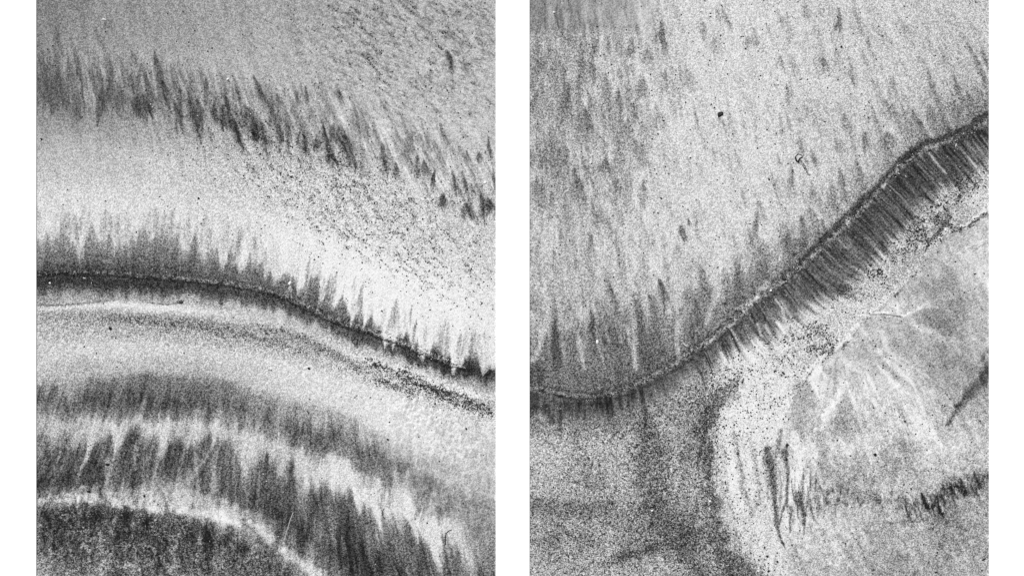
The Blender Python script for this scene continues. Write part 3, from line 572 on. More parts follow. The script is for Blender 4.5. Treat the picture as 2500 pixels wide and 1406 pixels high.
    F.T += (222 - F.T) * chan * 0.3; F.T += chan * 60 * fbm((X + 0.12 * Y) / 10, Y / 70, 309, 3); F.D += chan * 0.10 * sstep(-0.1, 0.2, fbm(X / 12, Y / 20, 310, 2))
    cl3 = fbm(X / 11, Y / 11, 297, 3) + 0.4 * fbm(X / 50, Y / 60, 299, 2)
    F.T += ll * (cl3 * 46 - 9 + 30 * fbm(X / 70 + 2 * fbm(X / 90, Y / 90, 307, 2), Y / 50, 308, 3) + 30 * fbm((X + 0.1 * Y) / 40, Y / 120, 300, 2))
    F.D += ll * (0.07 + 0.15 * sstep(0.0, 0.3, cl3)) * sstep(1300, 1600, X + 60); F.W += ll * 0.05
    F.D += 0.26 * np.clip(blob(F, 1728, 1070, 32, 110) + 0.7 * blob(F, 1765, 1370, 60, 60), 0, 1) + 0.16 * blob(F, 1595, 1130, 45, 90)
    plume = blob(F, 1820, 1020, 110, 160) + 0.5 * blob(F, 1830, 1280, 70, 110)
    F.D += np.clip(plume, 0, 1) * 0.07
    for pts, k, o, w in [([(1293,1225,16),(1380,1238,22),(1470,1252,20),(1560,1290,20),(1650,1312,18),(1730,1300,12)],104,.5,18), ([(1470,1378,8),(1560,1352,14),(1640,1322,14),(1700,1280,10)],84,.55,12), ([(1640,1310,16),(1680,1350,18),(1720,1406,20)],98,.5,16),
                         ([(1540,1000,12),(1570,1060,18),(1578,1120,22),(1560,1180,16)],106,.5,18), ([(1640,1040,8),(1650,1120,14),(1640,1200,12)],186,.45,14), ([(1520,1080,16),(1530,1170,20),(1520,1240,14)],188,.45,18), ([(1310,1100,26),(1390,1120,20)],190,.4,18), ([(1400,1160,26),(1460,1190,20)],112,.45,18), ([(1790,1040,3),(1806,1120,6),(1816,1190,5),(1836,1260,3)],140,.6,6), ([(1775,1180,4),(1790,1260,6),(1806,1330,5)],150,.5,6), ([(1835,1080,4),(1850,1170,5),(1856,1230,3)],158,.5,5)]:
        F.stroke(pts, k, o, 1.0, w, seed=int(pts[0][1]))
    # contrast of the grains
    F.A = 0.56 - 0.16 * sstep(0.3, 0.9, dark) - 0.14 * right * (1 - low) + 0.08 * ll + 0.1 * out
    F.A -= 0.26 * (1 - sstep(1560, 1640, X)) * (1 - sstep(50, 105, Y + 20 * fbm(X / 30, Y / 30, 305, 2)))
    F.T = np.clip(150 + (F.T - 150) * 1.06 + 3, 32, 250)
    F.H += 1.6 * (1 - sstep(-4, 16, Y - Sx)) * np.exp(-np.clip(Sx - Y, 0, 999) / 200.0) + 0.9 * fbm(X / 130, Y / 130, 301, 2)
    return F
# ---------------------------------------------------------------- materials
def material(name):
    m = bpy.data.materials.new(name); m.use_nodes = True
    nt = m.node_tree; nt.nodes.clear()
    out = nt.nodes.new('ShaderNodeOutputMaterial'); b = nt.nodes.new('ShaderNodeBsdfPrincipled')
    nt.links.new(b.outputs[0], out.inputs[0])
    b.inputs['Roughness'].default_value = 0.9; b.inputs['Specular IOR Level'].default_value = 0.15
    return m, nt, b
def mth(nt, op, a, b=None, clamp=False):
    n = nt.nodes.new('ShaderNodeMath'); n.operation = op; n.use_clamp = clamp
    for i, v in enumerate((a, b)):
        if v is None: continue
        if isinstance(v, (int, float)): n.inputs[i].default_value = v
        else: nt.links.new(v, n.inputs[i])
    return n.outputs[0]
PALE = 0.80
def sand_material(flat=None):
    m, nt, b = material('mixed_sand' if flat is None else 'plain_sand')
    tc = nt.nodes.new('ShaderNodeTexCoord')
    if flat is None:
        at = nt.nodes.new('ShaderNodeAttribute'); at.attribute_name = 'tone'; tone = at.outputs['Fac']
        ag = nt.nodes.new('ShaderNodeAttribute'); ag.attribute_name = 'grain'; grain = ag.outputs['Fac']
    else:
        v1 = nt.nodes.new('ShaderNodeValue'); v1.outputs[0].default_value = flat; tone = v1.outputs[0]
        v2 = nt.nodes.new('ShaderNodeValue'); v2.outputs[0].default_value = 0.5; grain = v2.outputs[0]
    def cells(sc):
        v = nt.nodes.new('ShaderNodeTexVoronoi'); v.voronoi_dimensions = '2D'; v.feature = 'F1'; v.inputs['Scale'].default_value = sc
        nt.links.new(tc.outputs['Object'], v.inputs['Vector'])
        s = nt.nodes.new('ShaderNodeSeparateColor'); nt.links.new(v.outputs['Color'], s.inputs[0])
        return s, v
    fine, fv = cells(1000 / 2.1); big, bv = cells(1000 / 3.8)
    n1 = mth(nt, 'SUBTRACT', fine.outputs[0], 0.5); n2 = mth(nt, 'SUBTRACT', big.outputs[0], 0.5)
    amp = mth(nt, 'MULTIPLY', grain, 0.9)
    mid = mth(nt, 'ADD', mth(nt, 'MULTIPLY', mth(nt, 'MULTIPLY', tone, mth(nt, 'SUBTRACT', 1.08, tone)), 3.0), 0.08)
    amp = mth(nt, 'MULTIPLY', amp, mid)
    sm = mth(nt, 'ADD', n1, mth(nt, 'MULTIPLY', n2, mth(nt, 'MULTIPLY', mth(nt, 'POWER', grain, 2.0), 0.45)))
    val = mth(nt, 'ADD', tone, mth(nt, 'MULTIPLY', sm, amp), clamp=True)
    lin = mth(nt, 'POWER', mth(nt, 'MAXIMUM', val, 0.10), 2.2)
    alb = mth(nt, 'MULTIPLY', lin, PALE)
    cb = nt.nodes.new('ShaderNodeCombineColor')
    for i in range(3): nt.links.new(alb, cb.inputs[i])
    nt.links.new(cb.outputs[0], b.inputs['Base Color'])
    bp = nt.nodes.new('ShaderNodeBump'); bp.inputs['Strength'].default_value = 0.35; bp.inputs['Distance'].default_value = 0.0008
    nt.links.new(mth(nt, 'SUBTRACT', 1.0, fv.outputs['Distance']), bp.inputs['Height']); nt.links.new(bp.outputs[0], b.inputs['Normal'])
    return m
def grey_material(name, lo, hi, scale=400.0, rough=0.7):
    m, nt, b = material(name)
    tc = nt.nodes.new('ShaderNodeTexCoord'); n = nt.nodes.new('ShaderNodeTexNoise'); n.inputs['Scale'].default_value = scale; n.inputs['Detail'].default_value = 4
    nt.links.new(tc.outputs['Object'], n.inputs['Vector'])
    r = nt.nodes.new('ShaderNodeValToRGB'); r.color_ramp.elements[0].position = 0.3; r.color_ramp.elements[1].position = 0.7
    r.color_ramp.elements[0].color = (lo, lo, lo, 1); r.color_ramp.elements[1].color = (hi, hi, hi, 1)
    nt.links.new(n.outputs['Fac'], r.inputs[0]); nt.links.new(r.outputs[0], b.inputs['Base Color'])
    b.inputs['Roughness'].default_value = rough
    return m
M_SAND = sand_material(); M_PLAIN = sand_material(0.62)
M_BLACK = grey_material('black_stone', 0.008, 0.03); M_DARK = grey_material('dark_stone', 0.03, 0.09); M_GREY = grey_material('grey_stone', 0.14, 0.32)
M_WHITE = grey_material('white_shell', 0.68, 0.85, 300); M_PALEST = grey_material('pale_shell', 0.45, 0.7, 300); M_WOOD = grey_material('dark_wood', 0.015, 0.06, 250)
M_STRAW = grey_material('bleached_straw', 0.4, 0.62, 250); M_CARD = grey_material('white_card', 0.885, 0.9, 60, 0.95)
M_GD = grey_material('dark_grains', 0.008, 0.05, 150); M_GP = grey_material('pale_grains', 0.55, 0.8, 150)

# ---------------------------------------------------------------- helpers
def wx(X): return (X - 1250.0) / 1000.0
def wy(Y): return (703.0 - Y) / 1000.0
def link_mesh(name, verts, faces, mat, parent=None, smooth=True):
    me = bpy.data.meshes.new(name); me.from_pydata(verts, [], faces); me.update()
    if smooth: me.polygons.foreach_set('use_smooth', [True] * len(me.polygons))
    me.materials.append(mat)
    o = bpy.data.objects.new(name, me); COL.objects.link(o); o.parent = parent
    return o
def tag(o, label, cat, group=None, kind=None):
    o['label'] = label
    if cat: o['category'] = cat
    if group: o['group'] = group
    if kind: o['kind'] = kind
    return o

# ---------------------------------------------------------------- ground and the two stretches of sand
g = link_mesh('ground', [(-60, -60, -0.02), (60, -60, -0.02), (60, 60, -0.02), (-60, 60, -0.02)], [(0, 1, 2, 3)], M_PLAIN, smooth=False)
tag(g, 'flat pale sand spreading around the card', None, kind='structure')

FIELDS = {}
def lay_sand(key, F, seed, label):
    rs = np.random.RandomState(seed)
    ny, nx = F.T.shape
    # the sand is level where the card lies on it
    ex = np.minimum(F.X - F.xs[0], F.xs[-1] - F.X); ey = np.minimum(F.Y - F.ys[0], F.ys[-1] - F.Y)
    rim = sstep(20, 60, np.minimum(ex, ey))
    rough = (rs.rand(ny, nx) - 0.5) * (0.22 + 0.33 * F.A)
    F.Z = (np.clip(F.H, -4, 6) * 0.8 * rim + rough * (0.4 + 0.6 * rim) - 0.6) / 1000.0
    co = np.stack([wx(F.X) + (rs.rand(ny, nx) - .5) * 0.0008, wy(F.Y) + (rs.rand(ny, nx) - .5) * 0.0008, F.Z], -1).reshape(-1, 3).astype(np.float32)
    idx = np.arange(ny * nx).reshape(ny, nx)
    q = np.stack([idx[1:, :-1], idx[1:, 1:], idx[:-1, 1:], idx[:-1, :-1]], -1).reshape(-1, 4)
    me = bpy.data.meshes.new('sand')
    me.vertices.add(len(co)); me.vertices.foreach_set('co', co.ravel())
    me.loops.add(q.size); me.loops.foreach_set('vertex_index', q.ravel().astype(np.int32))
    me.polygons.add(len(q)); me.polygons.foreach_set('loop_start', np.arange(0, q.size, 4, dtype=np.int32))
    me.update(calc_edges=True)
    me.polygons.foreach_set('use_smooth', np.ones(len(q), bool))
    a = me.attributes.new('tone', 'FLOAT', 'POINT'); a.data.foreach_set('value', (F.T / 255.0).astype(np.float32).ravel())
    a = me.attributes.new('grain', 'FLOAT', 'POINT'); a.data.foreach_set('value', F.A.astype(np.float32).ravel())
    me.materials.append(M_SAND)
    o = bpy.data.objects.new('sand', me); COL.objects.link(o)
    tag(o, label, None, kind='structure')
    FIELDS[key] = F
    return o
lay_sand('a', make_upper_beach(), 1, 'pale sand crossed by toothed dark bands above a pale arc')
lay_sand('b', make_lower_beach(), 2, 'pale speckled sand crossed by one slanting dark scarp')

def height(X, Y):
    F = FIELDS['a'] if X < 1250 else FIELDS['b']
    i = int(np.clip(round((X - F.xs[0]) / STEP), 0, len(F.xs) - 1)); j = int(np.clip(round((Y - F.ys[0]) / STEP), 0, len(F.ys) - 1))
    return float(F.Z[max(j - 1, 0):j + 2, max(i - 1, 0):i + 2].mean())

# white card with two windows, lying on the sand
def card():
    x0, x1, y0, y1 = -330, 2830, -340, 1746
    ops = [(89, 1210), (1293, 2414)]; ya, yb = -46, 1452
    xs = [x0, ops[0][0], ops[0][1], ops[1][0], ops[1][1], x1]; ys = [y0, ya, yb, y1]
    zt, zb = 0.0016, -0.0001
    V = {}; verts = []; faces = []
    def v(i, j, k):
        if (i, j, k) not in V:
            V[(i, j, k)] = len(verts); verts.append((wx(xs[i]), wy(ys[j]), zt if k else zb))
        return V[(i, j, k)]
    solid = lambda i, j: 0 <= i < 5 and 0 <= j < 3 and not (j == 1 and i in (1, 3))
    for i in range(5):
        for j in range(3):
            if not solid(i, j): continue
            faces.append((v(i, j + 1, 1), v(i + 1, j + 1, 1), v(i + 1, j, 1), v(i, j, 1)))
            faces.append((v(i, j, 0), v(i + 1, j, 0), v(i + 1, j + 1, 0), v(i, j + 1, 0)))
            for di, dj, a, b in ((-1, 0, (i, j), (i, j + 1)), (1, 0, (i + 1, j + 1), (i + 1, j)), (0, -1, (i + 1, j), (i, j)), (0, 1, (i, j + 1), (i + 1, j + 1))):
                if not solid(i + di, j + dj):
                    faces.append((v(*a, 1), v(*b, 1), v(*b, 0), v(*a, 0)))
    o = link_mesh('mat_board', verts, faces, M_CARD, smooth=False)
    tag(o, 'plain white card with two tall windows laid over the sand', 'mat board')
card()

# ---------------------------------------------------------------- coarse loose grains, too many to count
OCT_F = np.array([(0, 1, 4), (1, 2, 4), (2, 3, 4), (3, 0, 4), (1, 0, 5), (2, 1, 5), (3, 2, 5), (0, 3, 5)])
def scatter_grains(F, dens, k, smin, smax, mat, seed, name, label):
    rs = np.random.RandomState(seed)
    P = np.clip(dens, 0, 1) * k
    j, i = np.nonzero(rs.rand(*P.shape) < P)
    n = len(i)
    X = F.xs[i] + rs.uniform(-1, 1, n); Y = F.ys[j] + rs.uniform(-1, 1, n)
    lo, hi = (95, 1204) if F.xs[0] < 1000 else (1299, 2408)
    keep = (X > lo) & (X < hi); X, Y, i, j = X[keep], Y[keep], i[keep], j[keep]; n = len(X)
    r = (smin + (smax - smin) * rs.rand(n) ** 2.2) / 1000.0
    ang = rs.rand(n) * 6.283; el = rs.uniform(0.7, 1.35, n)
    c, s = np.cos(ang), np.sin(ang)
    base = np.array([(1, 0, 0), (0, 1, 0), (-1, 0, 0), (0, -1, 0), (0, 0, 1), (0, 0, -1)], float)
    V = base[None] * (1 + 0.45 * (rs.rand(n, 6, 1) - 0.5))
    V[:, :4, 2] += (rs.rand(n, 4) - 0.5) * 0.6; V[:, 4:, :2] += (rs.rand(n, 2, 2) - 0.5) * 0.7
    x = V[:, :, 0] * el[:, None]; y = V[:, :, 1] / el[:, None]
    co = np.empty((n, 6, 3), np.float32)
    co[:, :, 0] = wx(X)[:, None] + (x * c[:, None] - y * s[:, None]) * r[:, None]
    co[:, :, 1] = wy(Y)[:, None] + (x * s[:, None] + y * c[:, None]) * r[:, None]
    co[:, :, 2] = F.Z[j, i][:, None] + (V[:, :, 2] * 0.65 + 0.25) * r[:, None]
    f = (OCT_F[None] + (np.arange(n) * 6)[:, None, None]).reshape(-1)
    me = bpy.data.meshes.new(name)
    me.vertices.add(n * 6); me.vertices.foreach_set('co', co.ravel())
    me.loops.add(len(f)); me.loops.foreach_set('vertex_index', f.astype(np.int32))
    me.polygons.add(n * 8); me.polygons.foreach_set('loop_start', np.arange(0, n * 24, 3, dtype=np.int32))
    me.update(calc_edges=True); me.materials.append(mat)
    o = bpy.data.objects.new(name, me); COL.objects.link(o)
    tag(o, label, 'sand grains', kind='stuff')
    print(name, n)
FA, FB = FIELDS['a'], FIELDS['b']
scatter_grains(FA, FA.D + 0.006, 0.5, 0.9, 2.3, M_GD, 11, 'coarse_dark_grains', 'coarse black grains strewn in slanting clusters over the banded sand')
scatter_grains(FA, FA.W + 0.004, 0.5, 0.8, 1.8, M_GP, 12, 'coarse_pale_grains', 'coarse pale grains along the thin crest of the banded sand')
scatter_grains(FB, FB.D + 0.012, 0.5, 0.9, 2.5, M_GD, 13, 'coarse_dark_grains', 'coarse black grains below the slanting scarp and in the dark column')
scatter_grains(FB, FB.W + 0.006, 0.5, 0.8, 1.9, M_GP, 14, 'coarse_pale_grains', 'coarse pale grains along the slanting scarp and in the salt and pepper sand')

# ---------------------------------------------------------------- stones, shells, slivers, twigs
def ico(sub=2):
    import bmesh
    bm = bmesh.new(); bmesh.ops.create_icosphere(bm, subdivisions=sub, radius=1.0)
    v = np.array([p.co[:] for p in bm.verts]); f = [tuple(q.index for q in p.verts) for p in bm.faces]
    bm.free(); return v, f
ICO_V, ICO_F = ico(2)
def place(o, X, Y, rot=0.0, sink=0.0):
    o.location = (wx(X), wy(Y), height(X, Y) - sink / 1000.0); o.rotation_euler = (0, 0, math.radians(rot)); return o
def pebble(X, Y, a, b, h, rot, mat, label, seed, group=None, name='pebble', cat='pebble', square=0.0):
    rs = np.random.RandomState(seed)
    d = ICO_V.copy()
    if square: d = np.sign(d) * np.abs(d) ** (1 - square)
    k = 1 + 0.16 * np.sin(d @ rs.randn(3) * 2.2 + rs.rand() * 6) + 0.1 * np.sin(d @ rs.randn(3) * 4 + rs.rand() * 6)
    d = d * k[:, None]
    v = d * np.array([a / 2, b / 2, h / 2]) / 1000.0; v[:, 2] += h * 0.32 / 1000.0
    o = link_mesh(name, v.tolist(), ICO_F, mat)
    place(o, X, Y, rot, 0.1); return tag(o, label, cat, group)
def sliver(X, Y, ln, wd, h, rot, bend, mat, label, seed, group=None, name='shell_sliver', cat='shell'):
    """thin curved shard, pointed at both ends"""
    rs = np.random.RandomState(seed); N = 9; v = []; f = []
    for i in range(N):
        t = i / (N - 1); w = wd / 2 * (math.sin(math.pi * (0.06 + 0.88 * t)) ** 0.7) * (1 + 0.18 * rs.randn() * 0.5)
        x = (t - 0.5) * ln; y = bend * (4 * (t - 0.5) ** 2 - 0.5); z = h * (0.35 + 0.65 * math.sin(math.pi * t))
        v += [(x / 1e3, (y - w) / 1e3, 0), (x / 1e3, (y - w * 0.4) / 1e3, z / 1e3), (x / 1e3, (y + w * 0.5) / 1e3, z * 0.9 / 1e3), (x / 1e3, (y + w) / 1e3, 0)]
    for i in range(N - 1):
        for k in range(4):
            a = i * 4 + k; b = i * 4 + (k + 1) % 4; f.append((a, b, b + 4, a + 4))
    f.append((3, 2, 1, 0)); e = (N - 1) * 4; f.append((e, e + 1, e + 2, e + 3))
    o = link_mesh(name, v, f, mat); place(o, X, Y, rot, 0.15); return tag(o, label, cat, group)
def shell(X, Y, ln, wd, h, rot, label, seed, mat=None, group=None, ribs=9, name='sea_shell'):
    """cupped half shell: fan with ribs spreading from the hinge"""
    root = bpy.data.objects.new(name, None); root.empty_display_size = 0.01; COL.objects.link(root); place(root, X, Y, rot, 0.2)
    NU, NV = ribs * 4 + 1, 8; v = []; f = []
    for j in range(NV):
        t = j / (NV - 1)
        for i in range(NU):
            u = i / (NU - 1); a = (u - 0.5) * math.radians(170)
            r = t * (1 + 0.03 * math.cos(u * ribs * 2 * math.pi) * t)
            x = (math.sin(a) * r) * wd * 0.5; y = -(math.cos(a) * r) * ln * 0.72 + ln * 0.5
            z = h * (1 - (2 * t - 0.75) ** 2 * 0.55) * math.cos(a * 0.9) ** 0.6 * (1 - t ** 6) + h * 0.05 * math.cos(u * ribs * 2 * math.pi) * t
            v.append((x / 1e3, y / 1e3, max(z, 0) / 1e3))
    for j in range(NV - 1):
        for i in range(NU - 1):
            a = j * NU + i; f.append((a, a + NU, a + NU + 1, a + 1))
    link_mesh('valve', v, f, mat or M_WHITE, root)
    u = ICO_V * np.array([wd * 0.2, ln * 0.13, h * 0.42]) / 1e3 + np.array([0, ln * 0.46, h * 0.32]) / 1e3
    link_mesh('hinge', u.tolist(), ICO_F, mat or M_WHITE, root)
    return tag(root, label, 'shell', group)
def tube(pts, sides=6):
    v = []; f = []; P = np.array([p[:3] for p in pts], float)
    for i, p in enumerate(pts):
        d = P[min(i + 1, len(P) - 1)] - P[max(i - 1, 0)]; d /= np.linalg.norm(d)
        s = np.cross(d, (0, 0, 1)); s /= np.linalg.norm(s); u = np.cross(s, d)
        for k in range(sides):
            a = 2 * math.pi * k / sides
            v.append(tuple(P[i] + (s * math.cos(a) + u * math.sin(a)) * p[3]))
    for i in range(len(pts) - 1):
        for k in range(sides):
            a = i * sides + k; b = i * sides + (k + 1) % sides; f.append((a, b, b + sides, a + sides))
    f.append(tuple(range(sides))[::-1]); e = (len(pts) - 1) * sides; f.append(tuple(range(e, e + sides)))
    return v, f
def twig(pts, rad, mat, label, group=None, branch=None, name='twig', cat='twig'):
    """pts in mm on the beach; lies on the sand"""
    cx, cy = pts[0]
    def line(ps, r0, r1):
        out = []
        Q = np.array(ps, float); seg = np.hypot(*np.diff(Q, axis=0).T); L = np.concatenate([[0], np.cumsum(seg)]); n = max(5, int(L[-1] / 3) + 2)
        for l in np.linspace(0, L[-1], n):
            x = np.interp(l, L, Q[:, 0]); y = np.interp(l, L, Q[:, 1]); r = (r0 + (r1 - r0) * l / L[-1]) / 1e3
            out.append((wx(x) - wx(cx), wy(y) - wy(cy), height(x, y) + r * 0.6, r))
        return tube(out)
    root = bpy.data.objects.new(name, None); root.empty_display_size = 0.01; COL.objects.link(root); root.location = (wx(cx), wy(cy), 0)
    v, f = line(pts, rad, rad * 0.55); link_mesh('stem', v, f, mat, root)
    if branch: v, f = line(branch, rad * 0.7, rad * 0.35); link_mesh('side_branch', v, f, mat, root)
    return tag(root, label, cat, group)
def framed_stone(X, Y, a, b, h, rot, label):
    root = bpy.data.objects.new('stone', None); COL.objects.link(root); place(root, X, Y, rot, 0.3)
    d = np.sign(ICO_V) * np.abs(ICO_V) ** 0.68
    d = d * (1 + 0.16 * np.sin(ICO_V @ np.array([2.1, -3.3, 1.0]) + 1) + 0.12 * np.sin(ICO_V @ np.array([-4.2, 2.6, 2.0])))[:, None]
    body = d * np.array([a / 2, b / 2, h / 2]) / 1e3; body[:, 2] += h * 0.35 / 1e3
    link_mesh('stone_body', body.tolist(), ICO_F, M_BLACK, root)
    p = d * np.array([a * 0.24, b * 0.2, h * 0.16]) / 1e3 + np.array([a * 0.08, -b * 0.06, h * 0.80]) / 1e3
    link_mesh('worn_face', p.tolist(), ICO_F, M_DARK, root)
    return tag(root, label, 'stone')
def rimmed_shell(X, Y, s, rot, label):
    """arrow-shaped shell fragment with a raised dark rim round a pale hollow"""
    root = bpy.data.objects.new('broken_shell', None); COL.objects.link(root); place(root, X, Y, rot, 0.1)
    out = [(-0.42, 0.30), (-0.10, 0.52), (0.36, 0.42), (0.55, 0.10), (0.12, -0.10), (-0.10, -0.62), (-0.34, -0.50), (-0.52, -0.05)]
    P = np.array(out) * s / 1e3
    n = len(P); v = [(x, y, 0) for x, y in P] + [(x * 0.9, y * 0.9, 0.0016) for x, y in P] + [(0, 0, 0.0010)]
    f = [(i, (i + 1) % n, n + (i + 1) % n, n + i) for i in range(n)] + [(n + i, n + (i + 1) % n, 2 * n) for i in range(n)]
    link_mesh('shell_plate', v, f, M_PALEST, root, False)
    ring = [(x, y, 0.0018, 0.0022 if i in (5, 6, 7) else 0.0011) for i, (x, y) in enumerate(P)]; ring = ring + ring[:2]
    v, f = tube(ring); link_mesh('rim', v, f, M_BLACK, root)
    return tag(root, label, 'shell')

# banded sand
sliver(254, 49, 13, 5, 3.0, -8, -2.0, M_WHITE, 'bent white shell flake with a dark shadow painted below it, on plain grey sand', 1)
sliver(822, 85, 7, 2.2, 1.2, -55, 0.3, M_WHITE, 'tiny white sliver on grey sand beside the finely speckled lines', 2)
pebble(556, 194, 7, 5, 3, 30, M_WHITE, 'small white bit of shell among the dark tongues of sand', 3, name='shell_bit', cat='shell')
pebble(559, 199, 4, 3, 2, 30, M_DARK, 'tiny dark pebble touching the small white shell bit', 4)
for k, (x, y, s) in enumerate([(368, 255, 3.4), (372, 262, 2.6), (482, 283, 3.2), (612, 279, 3.0), (347, 201, 3.0)]):
    pebble(x, y, s, s * .8, s * .6, 40 * k, M_WHITE, 'pinhead white grain lying in a dark tongue of sand', 20 + k, 'white grains in the dark tongues', name='white_grain', cat='grain')
pebble(101, 340, 6, 4, 3, 10, M_BLACK, 'small black pebble with a pale chip, by the card edge on grey sand', 5)
pebble(98, 343, 4, 3, 2, 60, M_WHITE, 'small pale chip beside the black pebble by the card edge', 6, name='shell_bit', cat='shell')
pebble(485, 484, 5, 5, 4, 0, M_BLACK, 'round black pebble alone on the pale sand above the toothed dark band', 7)
sliver(928, 604, 8, 3, 1.6, -20, 0.4, M_BLACK, 'short black sliver on white sand near the speckled clusters', 8, name='dark_sliver', cat='sliver')
pebble(1184, 446, 7, 6, 3, 20, M_WHITE, 'white shell bit above a dark tongue at the card edge', 9, name='shell_bit', cat='shell')
pebble(122, 691, 6, 5, 3.5, -20, M_WHITE, 'small white pebble in the darkest sand under the crest', 10)
sliver(206, 679, 8, 2.5, 1.4, -15, 0.4, M_WHITE, 'thin white flake just under the crest in the dark band', 11)
sliver(223, 691, 5, 1.8, 1.2, 80, 0.2, M_WHITE, 'tiny upright white flake in the dark band under the crest', 12)
pebble(441, 737, 10, 8, 4, 10, M_DARK, 'dark flat pebble where the thin dark thread ends', 13)
pebble(269, 801, 7, 7, 5, 0, M_BLACK, 'round black pebble on grainy sand below the dark crest band', 14)
shell(709, 689, 13, 9, 4, 165, 'white cupped shell with pale wake lines on the dark crest', 15)
sliver(848, 740, 7, 2.4, 1.4, 35, 0.3, M_WHITE, 'white flake on the grey toothed band beyond the cupped shell', 16)
sliver(990, 839, 6, 2.2, 1.4, 50, 0.3, M_WHITE, 'tiny white flake lying on the pale crest line', 17)
sliver(765, 856, 6, 2.4, 1.4, -60, 0.3, M_WHITE, 'white flake on grainy sand uphill of a round black pebble', 18)
pebble(754, 899, 6, 5, 4, 0, M_BLACK, 'round black pebble on pale grainy sand below a white flake', 19)
pebble(323, 960, 5, 4, 3, 20, M_BLACK, 'small black pebble at the upper edge of the soft grey band', 30)
twig([(424, 978), (432, 982), (440, 986), (441, 994)], 0.8, M_WOOD, 'hair-thin dark twig in the soft grey band')
sliver(752, 1006, 11, 3.0, 1.8, -52, 0.9, M_BLACK, 'curved black sliver on pale streaked sand', 31, name='dark_sliver', cat='sliver')
for k, (x, y, s) in enumerate([(946, 1072, 5), (951, 1030, 3.5), (1138, 1046, 5), (1022, 1066, 3.5), (904, 970, 3.5), (1062, 985, 5), (1078, 1032, 3)]):
    pebble(x, y, s, s * .8, s * .6, 50 * k, M_BLACK, 'pinhead black pebble on the finely rippled pale sand', 40 + k, 'black pebbles on the rippled sand')
pebble(262, 1133, 11, 6, 4, 5, M_BLACK, 'dark flat stone with a pale halo among the dark tongues', 32, name='stone', cat='stone')
pebble(216, 1199, 9, 5, 3.5, 0, M_BLACK, 'oval black pebble in dark sand just above the pale arc', 33)
pebble(352, 1210, 5, 6, 3.5, 20, M_BLACK, 'small black pebble on the pale arc of sand', 34)
for k, (x, y, s) in enumerate([(182, 1250, 6), (132, 1294, 6.5), (130, 1333, 5.5), (648, 1346, 6)]):
    pebble(x, y, s, s * .75, s * .6, 70 * k, M_BLACK, 'small black pebble in the dark mottled sand under the pale arc', 50 + k, 'pebbles under the pale arc')
twig([(1087, 1328), (1087, 1312), (1089, 1301), (1094, 1296), (1103, 1292)], 1.4, M_WOOD, 'bent black twig standing out on white sand', branch=[(1089, 1302), (1086, 1299)])
twig([(716, 1250), (709, 1268), (700, 1296), (693, 1322)], 1.0, M_STRAW, 'thin pale straw lying across the dark streaked sand', name='straw', cat='straw')
twig([(938, 1240), (934, 1246), (933, 1254), (936, 1262), (941, 1266)], 0.8, M_WOOD, 'thin hooked thread of weed on white sand', name='weed_thread', cat='weed')
twig([(868, 1129), (872, 1130), (871, 1137)], 0.8, M_WOOD, 'tiny dark crooked twig above the white wedge of sand')
pebble(1043, 1276, 4, 3.5, 2.5, 0, M_BLACK, 'pinhead black pebble on the white wedge near the bent twig', 35)
# sand with the slanting scarp
pebble(1352, 31, 6, 5, 3.5, 0, M_WHITE, 'small white pebble at the head of a dark wake line', 60)
framed_stone(1758, 279, 15, 11, 5, 18, 'squarish black stone with a worn grey face on open pale sand')
rimmed_shell(1950, 385, 16, 0, 'broken arrow-shaped shell with black rim trailing two dark wake lines')
pebble(1878, 438, 5, 6, 3, 20, M_DARK, 'small dark pebble on pale sand downslope of the arrow-shaped shell', 61)
pebble(2054, 115, 6, 5, 4, 0, M_BLACK, 'small round black pebble on open speckled sand near a dark streak', 62)
sliver(1762, 15, 8, 3, 1.6, -60, 0.4, M_BLACK, 'short black sliver heading a faint dark streak', 63, name='dark_sliver', cat='sliver')
shell(1458, 832, 13, 8, 4, 190, 'white teardrop shell with a pale tail in the dark tongues', 64)
sliver(1616, 675, 10, 2.6, 1.6, -48, 0.4, M_WHITE, 'white flake at the tip of a dark smudge of sand', 65)
sliver(1674, 843, 10, 2.6, 1.6, -40, 0.6, M_WHITE, 'white curved flake just above the scarp crest', 66)
sliver(2334, 355, 9, 3, 1.6, 80, 0.2, M_WHITE, 'upright white flake on the black upper face of the scarp', 67)
sliver(2195, 424, 6, 2.4, 1.4, -15, 0.3, M_WHITE, 'white flake lying crosswise on the striped scarp face', 68)
sliver(2212, 431, 5, 2.2, 1.4, -45, 0.2, M_WHITE, 'short slanting white flake beside the crosswise flake on the scarp', 69)
pebble(2268, 367, 9, 6, 4, 20, M_DARK, 'dark pebble heading a pale furrow at the top of the scarp', 70)
pebble(1882, 709, 6, 6, 4, 0, M_WHITE, 'small white pebble on the grainy scarp crest', 71)
pebble(1915, 682, 9, 5, 3.5, 20, M_BLACK, 'black pebble on the scarp crest uphill of the small white pebble', 72)
pebble(1770, 740, 8, 6, 3.5, 0, M_DARK, 'dark pebble just above the crest beside a dark tongue', 73)
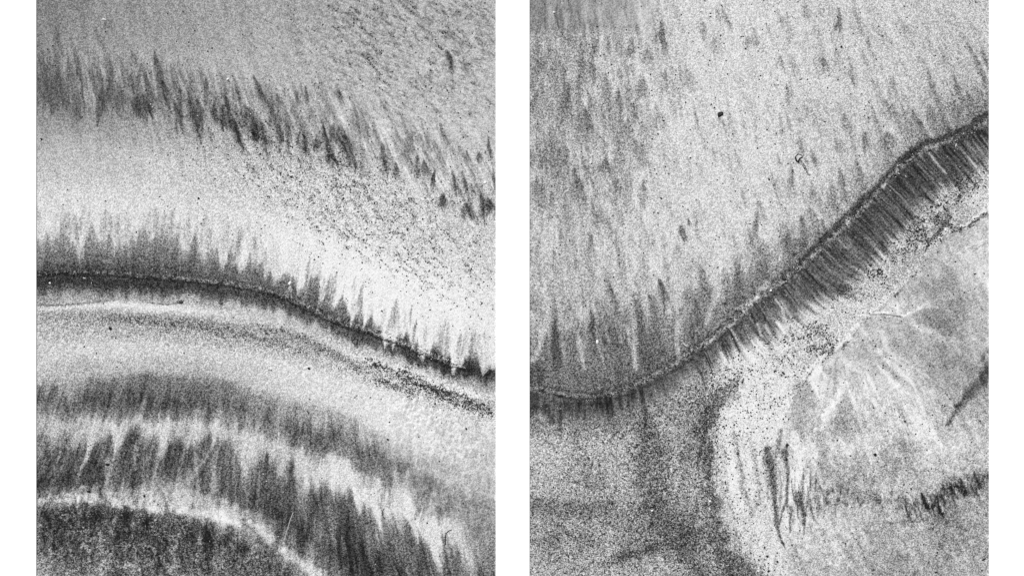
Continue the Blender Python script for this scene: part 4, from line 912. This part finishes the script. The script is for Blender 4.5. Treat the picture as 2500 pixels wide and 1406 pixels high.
pebble(1592, 1246, 6, 4, 3.5, 0, M_WHITE, 'white pebble in the dark patch of salt and pepper sand', 74)
sliver(1495, 1227, 11, 4, 2, 60, 1.6, M_BLACK, 'curved black sliver in salt and pepper sand', 75, name='dark_sliver', cat='sliver')
pebble(1733, 1223, 7, 5, 3, -30, M_WHITE, 'white shell bit in the dark column of coarse sand', 76, name='shell_bit', cat='shell')
pebble(1578, 1319, 7, 5, 3.5, 0, M_BLACK, 'oval black pebble in coarse sand below the white pebble', 77)
sliver(1742, 1373, 10, 3.2, 1.6, -25, 0.5, M_WHITE, 'white flake in coarse sand at the foot of the dark column', 78)
pebble(1921, 1085, 5, 7, 4, 0, M_BLACK, 'black pebble at the head of the branching dark rills', 79)
pebble(1920, 1121, 5, 7, 3.5, 10, M_BLACK, 'black pebble part way down the branching dark rills', 80)
pebble(2136, 1109, 8, 8, 5, 0, M_BLACK, 'round black pebble beside a faint ring in the flat sand', 81)
pebble(2209, 1028, 6, 4, 3, 0, M_BLACK, 'small black pebble on pale flat sand uphill of the faint ring', 82)
sliver(2402, 1365, 12, 4, 2, 32, 0.8, M_BLACK, 'thick black sliver by the card edge on grey sand', 83, name='dark_sliver', cat='sliver')
sliver(2285, 1396, 9, 4, 2, -10, 0.6, M_BLACK, 'black sliver on plain grey sand below the feathery marks', 84, name='dark_sliver', cat='sliver')
for k, (x, y, s) in enumerate([(1873, 1357, 6), (1876, 1393, 6), (1898, 1370, 6), (1852, 1366, 5), (1866, 1336, 5)]):
    pebble(x, y, s, s * .75, s * .6, 47 * k, M_BLACK, 'small black pebble on pale sand near the foot of the rills', 90 + k, 'black pebbles near the rills')
pebble(2224, 1192, 5, 6, 3, 0, M_DARK, 'small dark pebble just above the feathery dark marks', 85)
pebble(2288, 1348, 5, 4, 3, 20, M_BLACK, 'small black pebble on plain grey sand above a black sliver', 101)
pebble(2133, 1390, 4, 3, 2.5, 0, M_BLACK, 'pinhead black pebble alone on the lowest plain grey sand', 102)
pebble(1808, 1215, 5, 4, 3, 40, M_BLACK, 'small black pebble in the pale channel beside the dark column', 103)
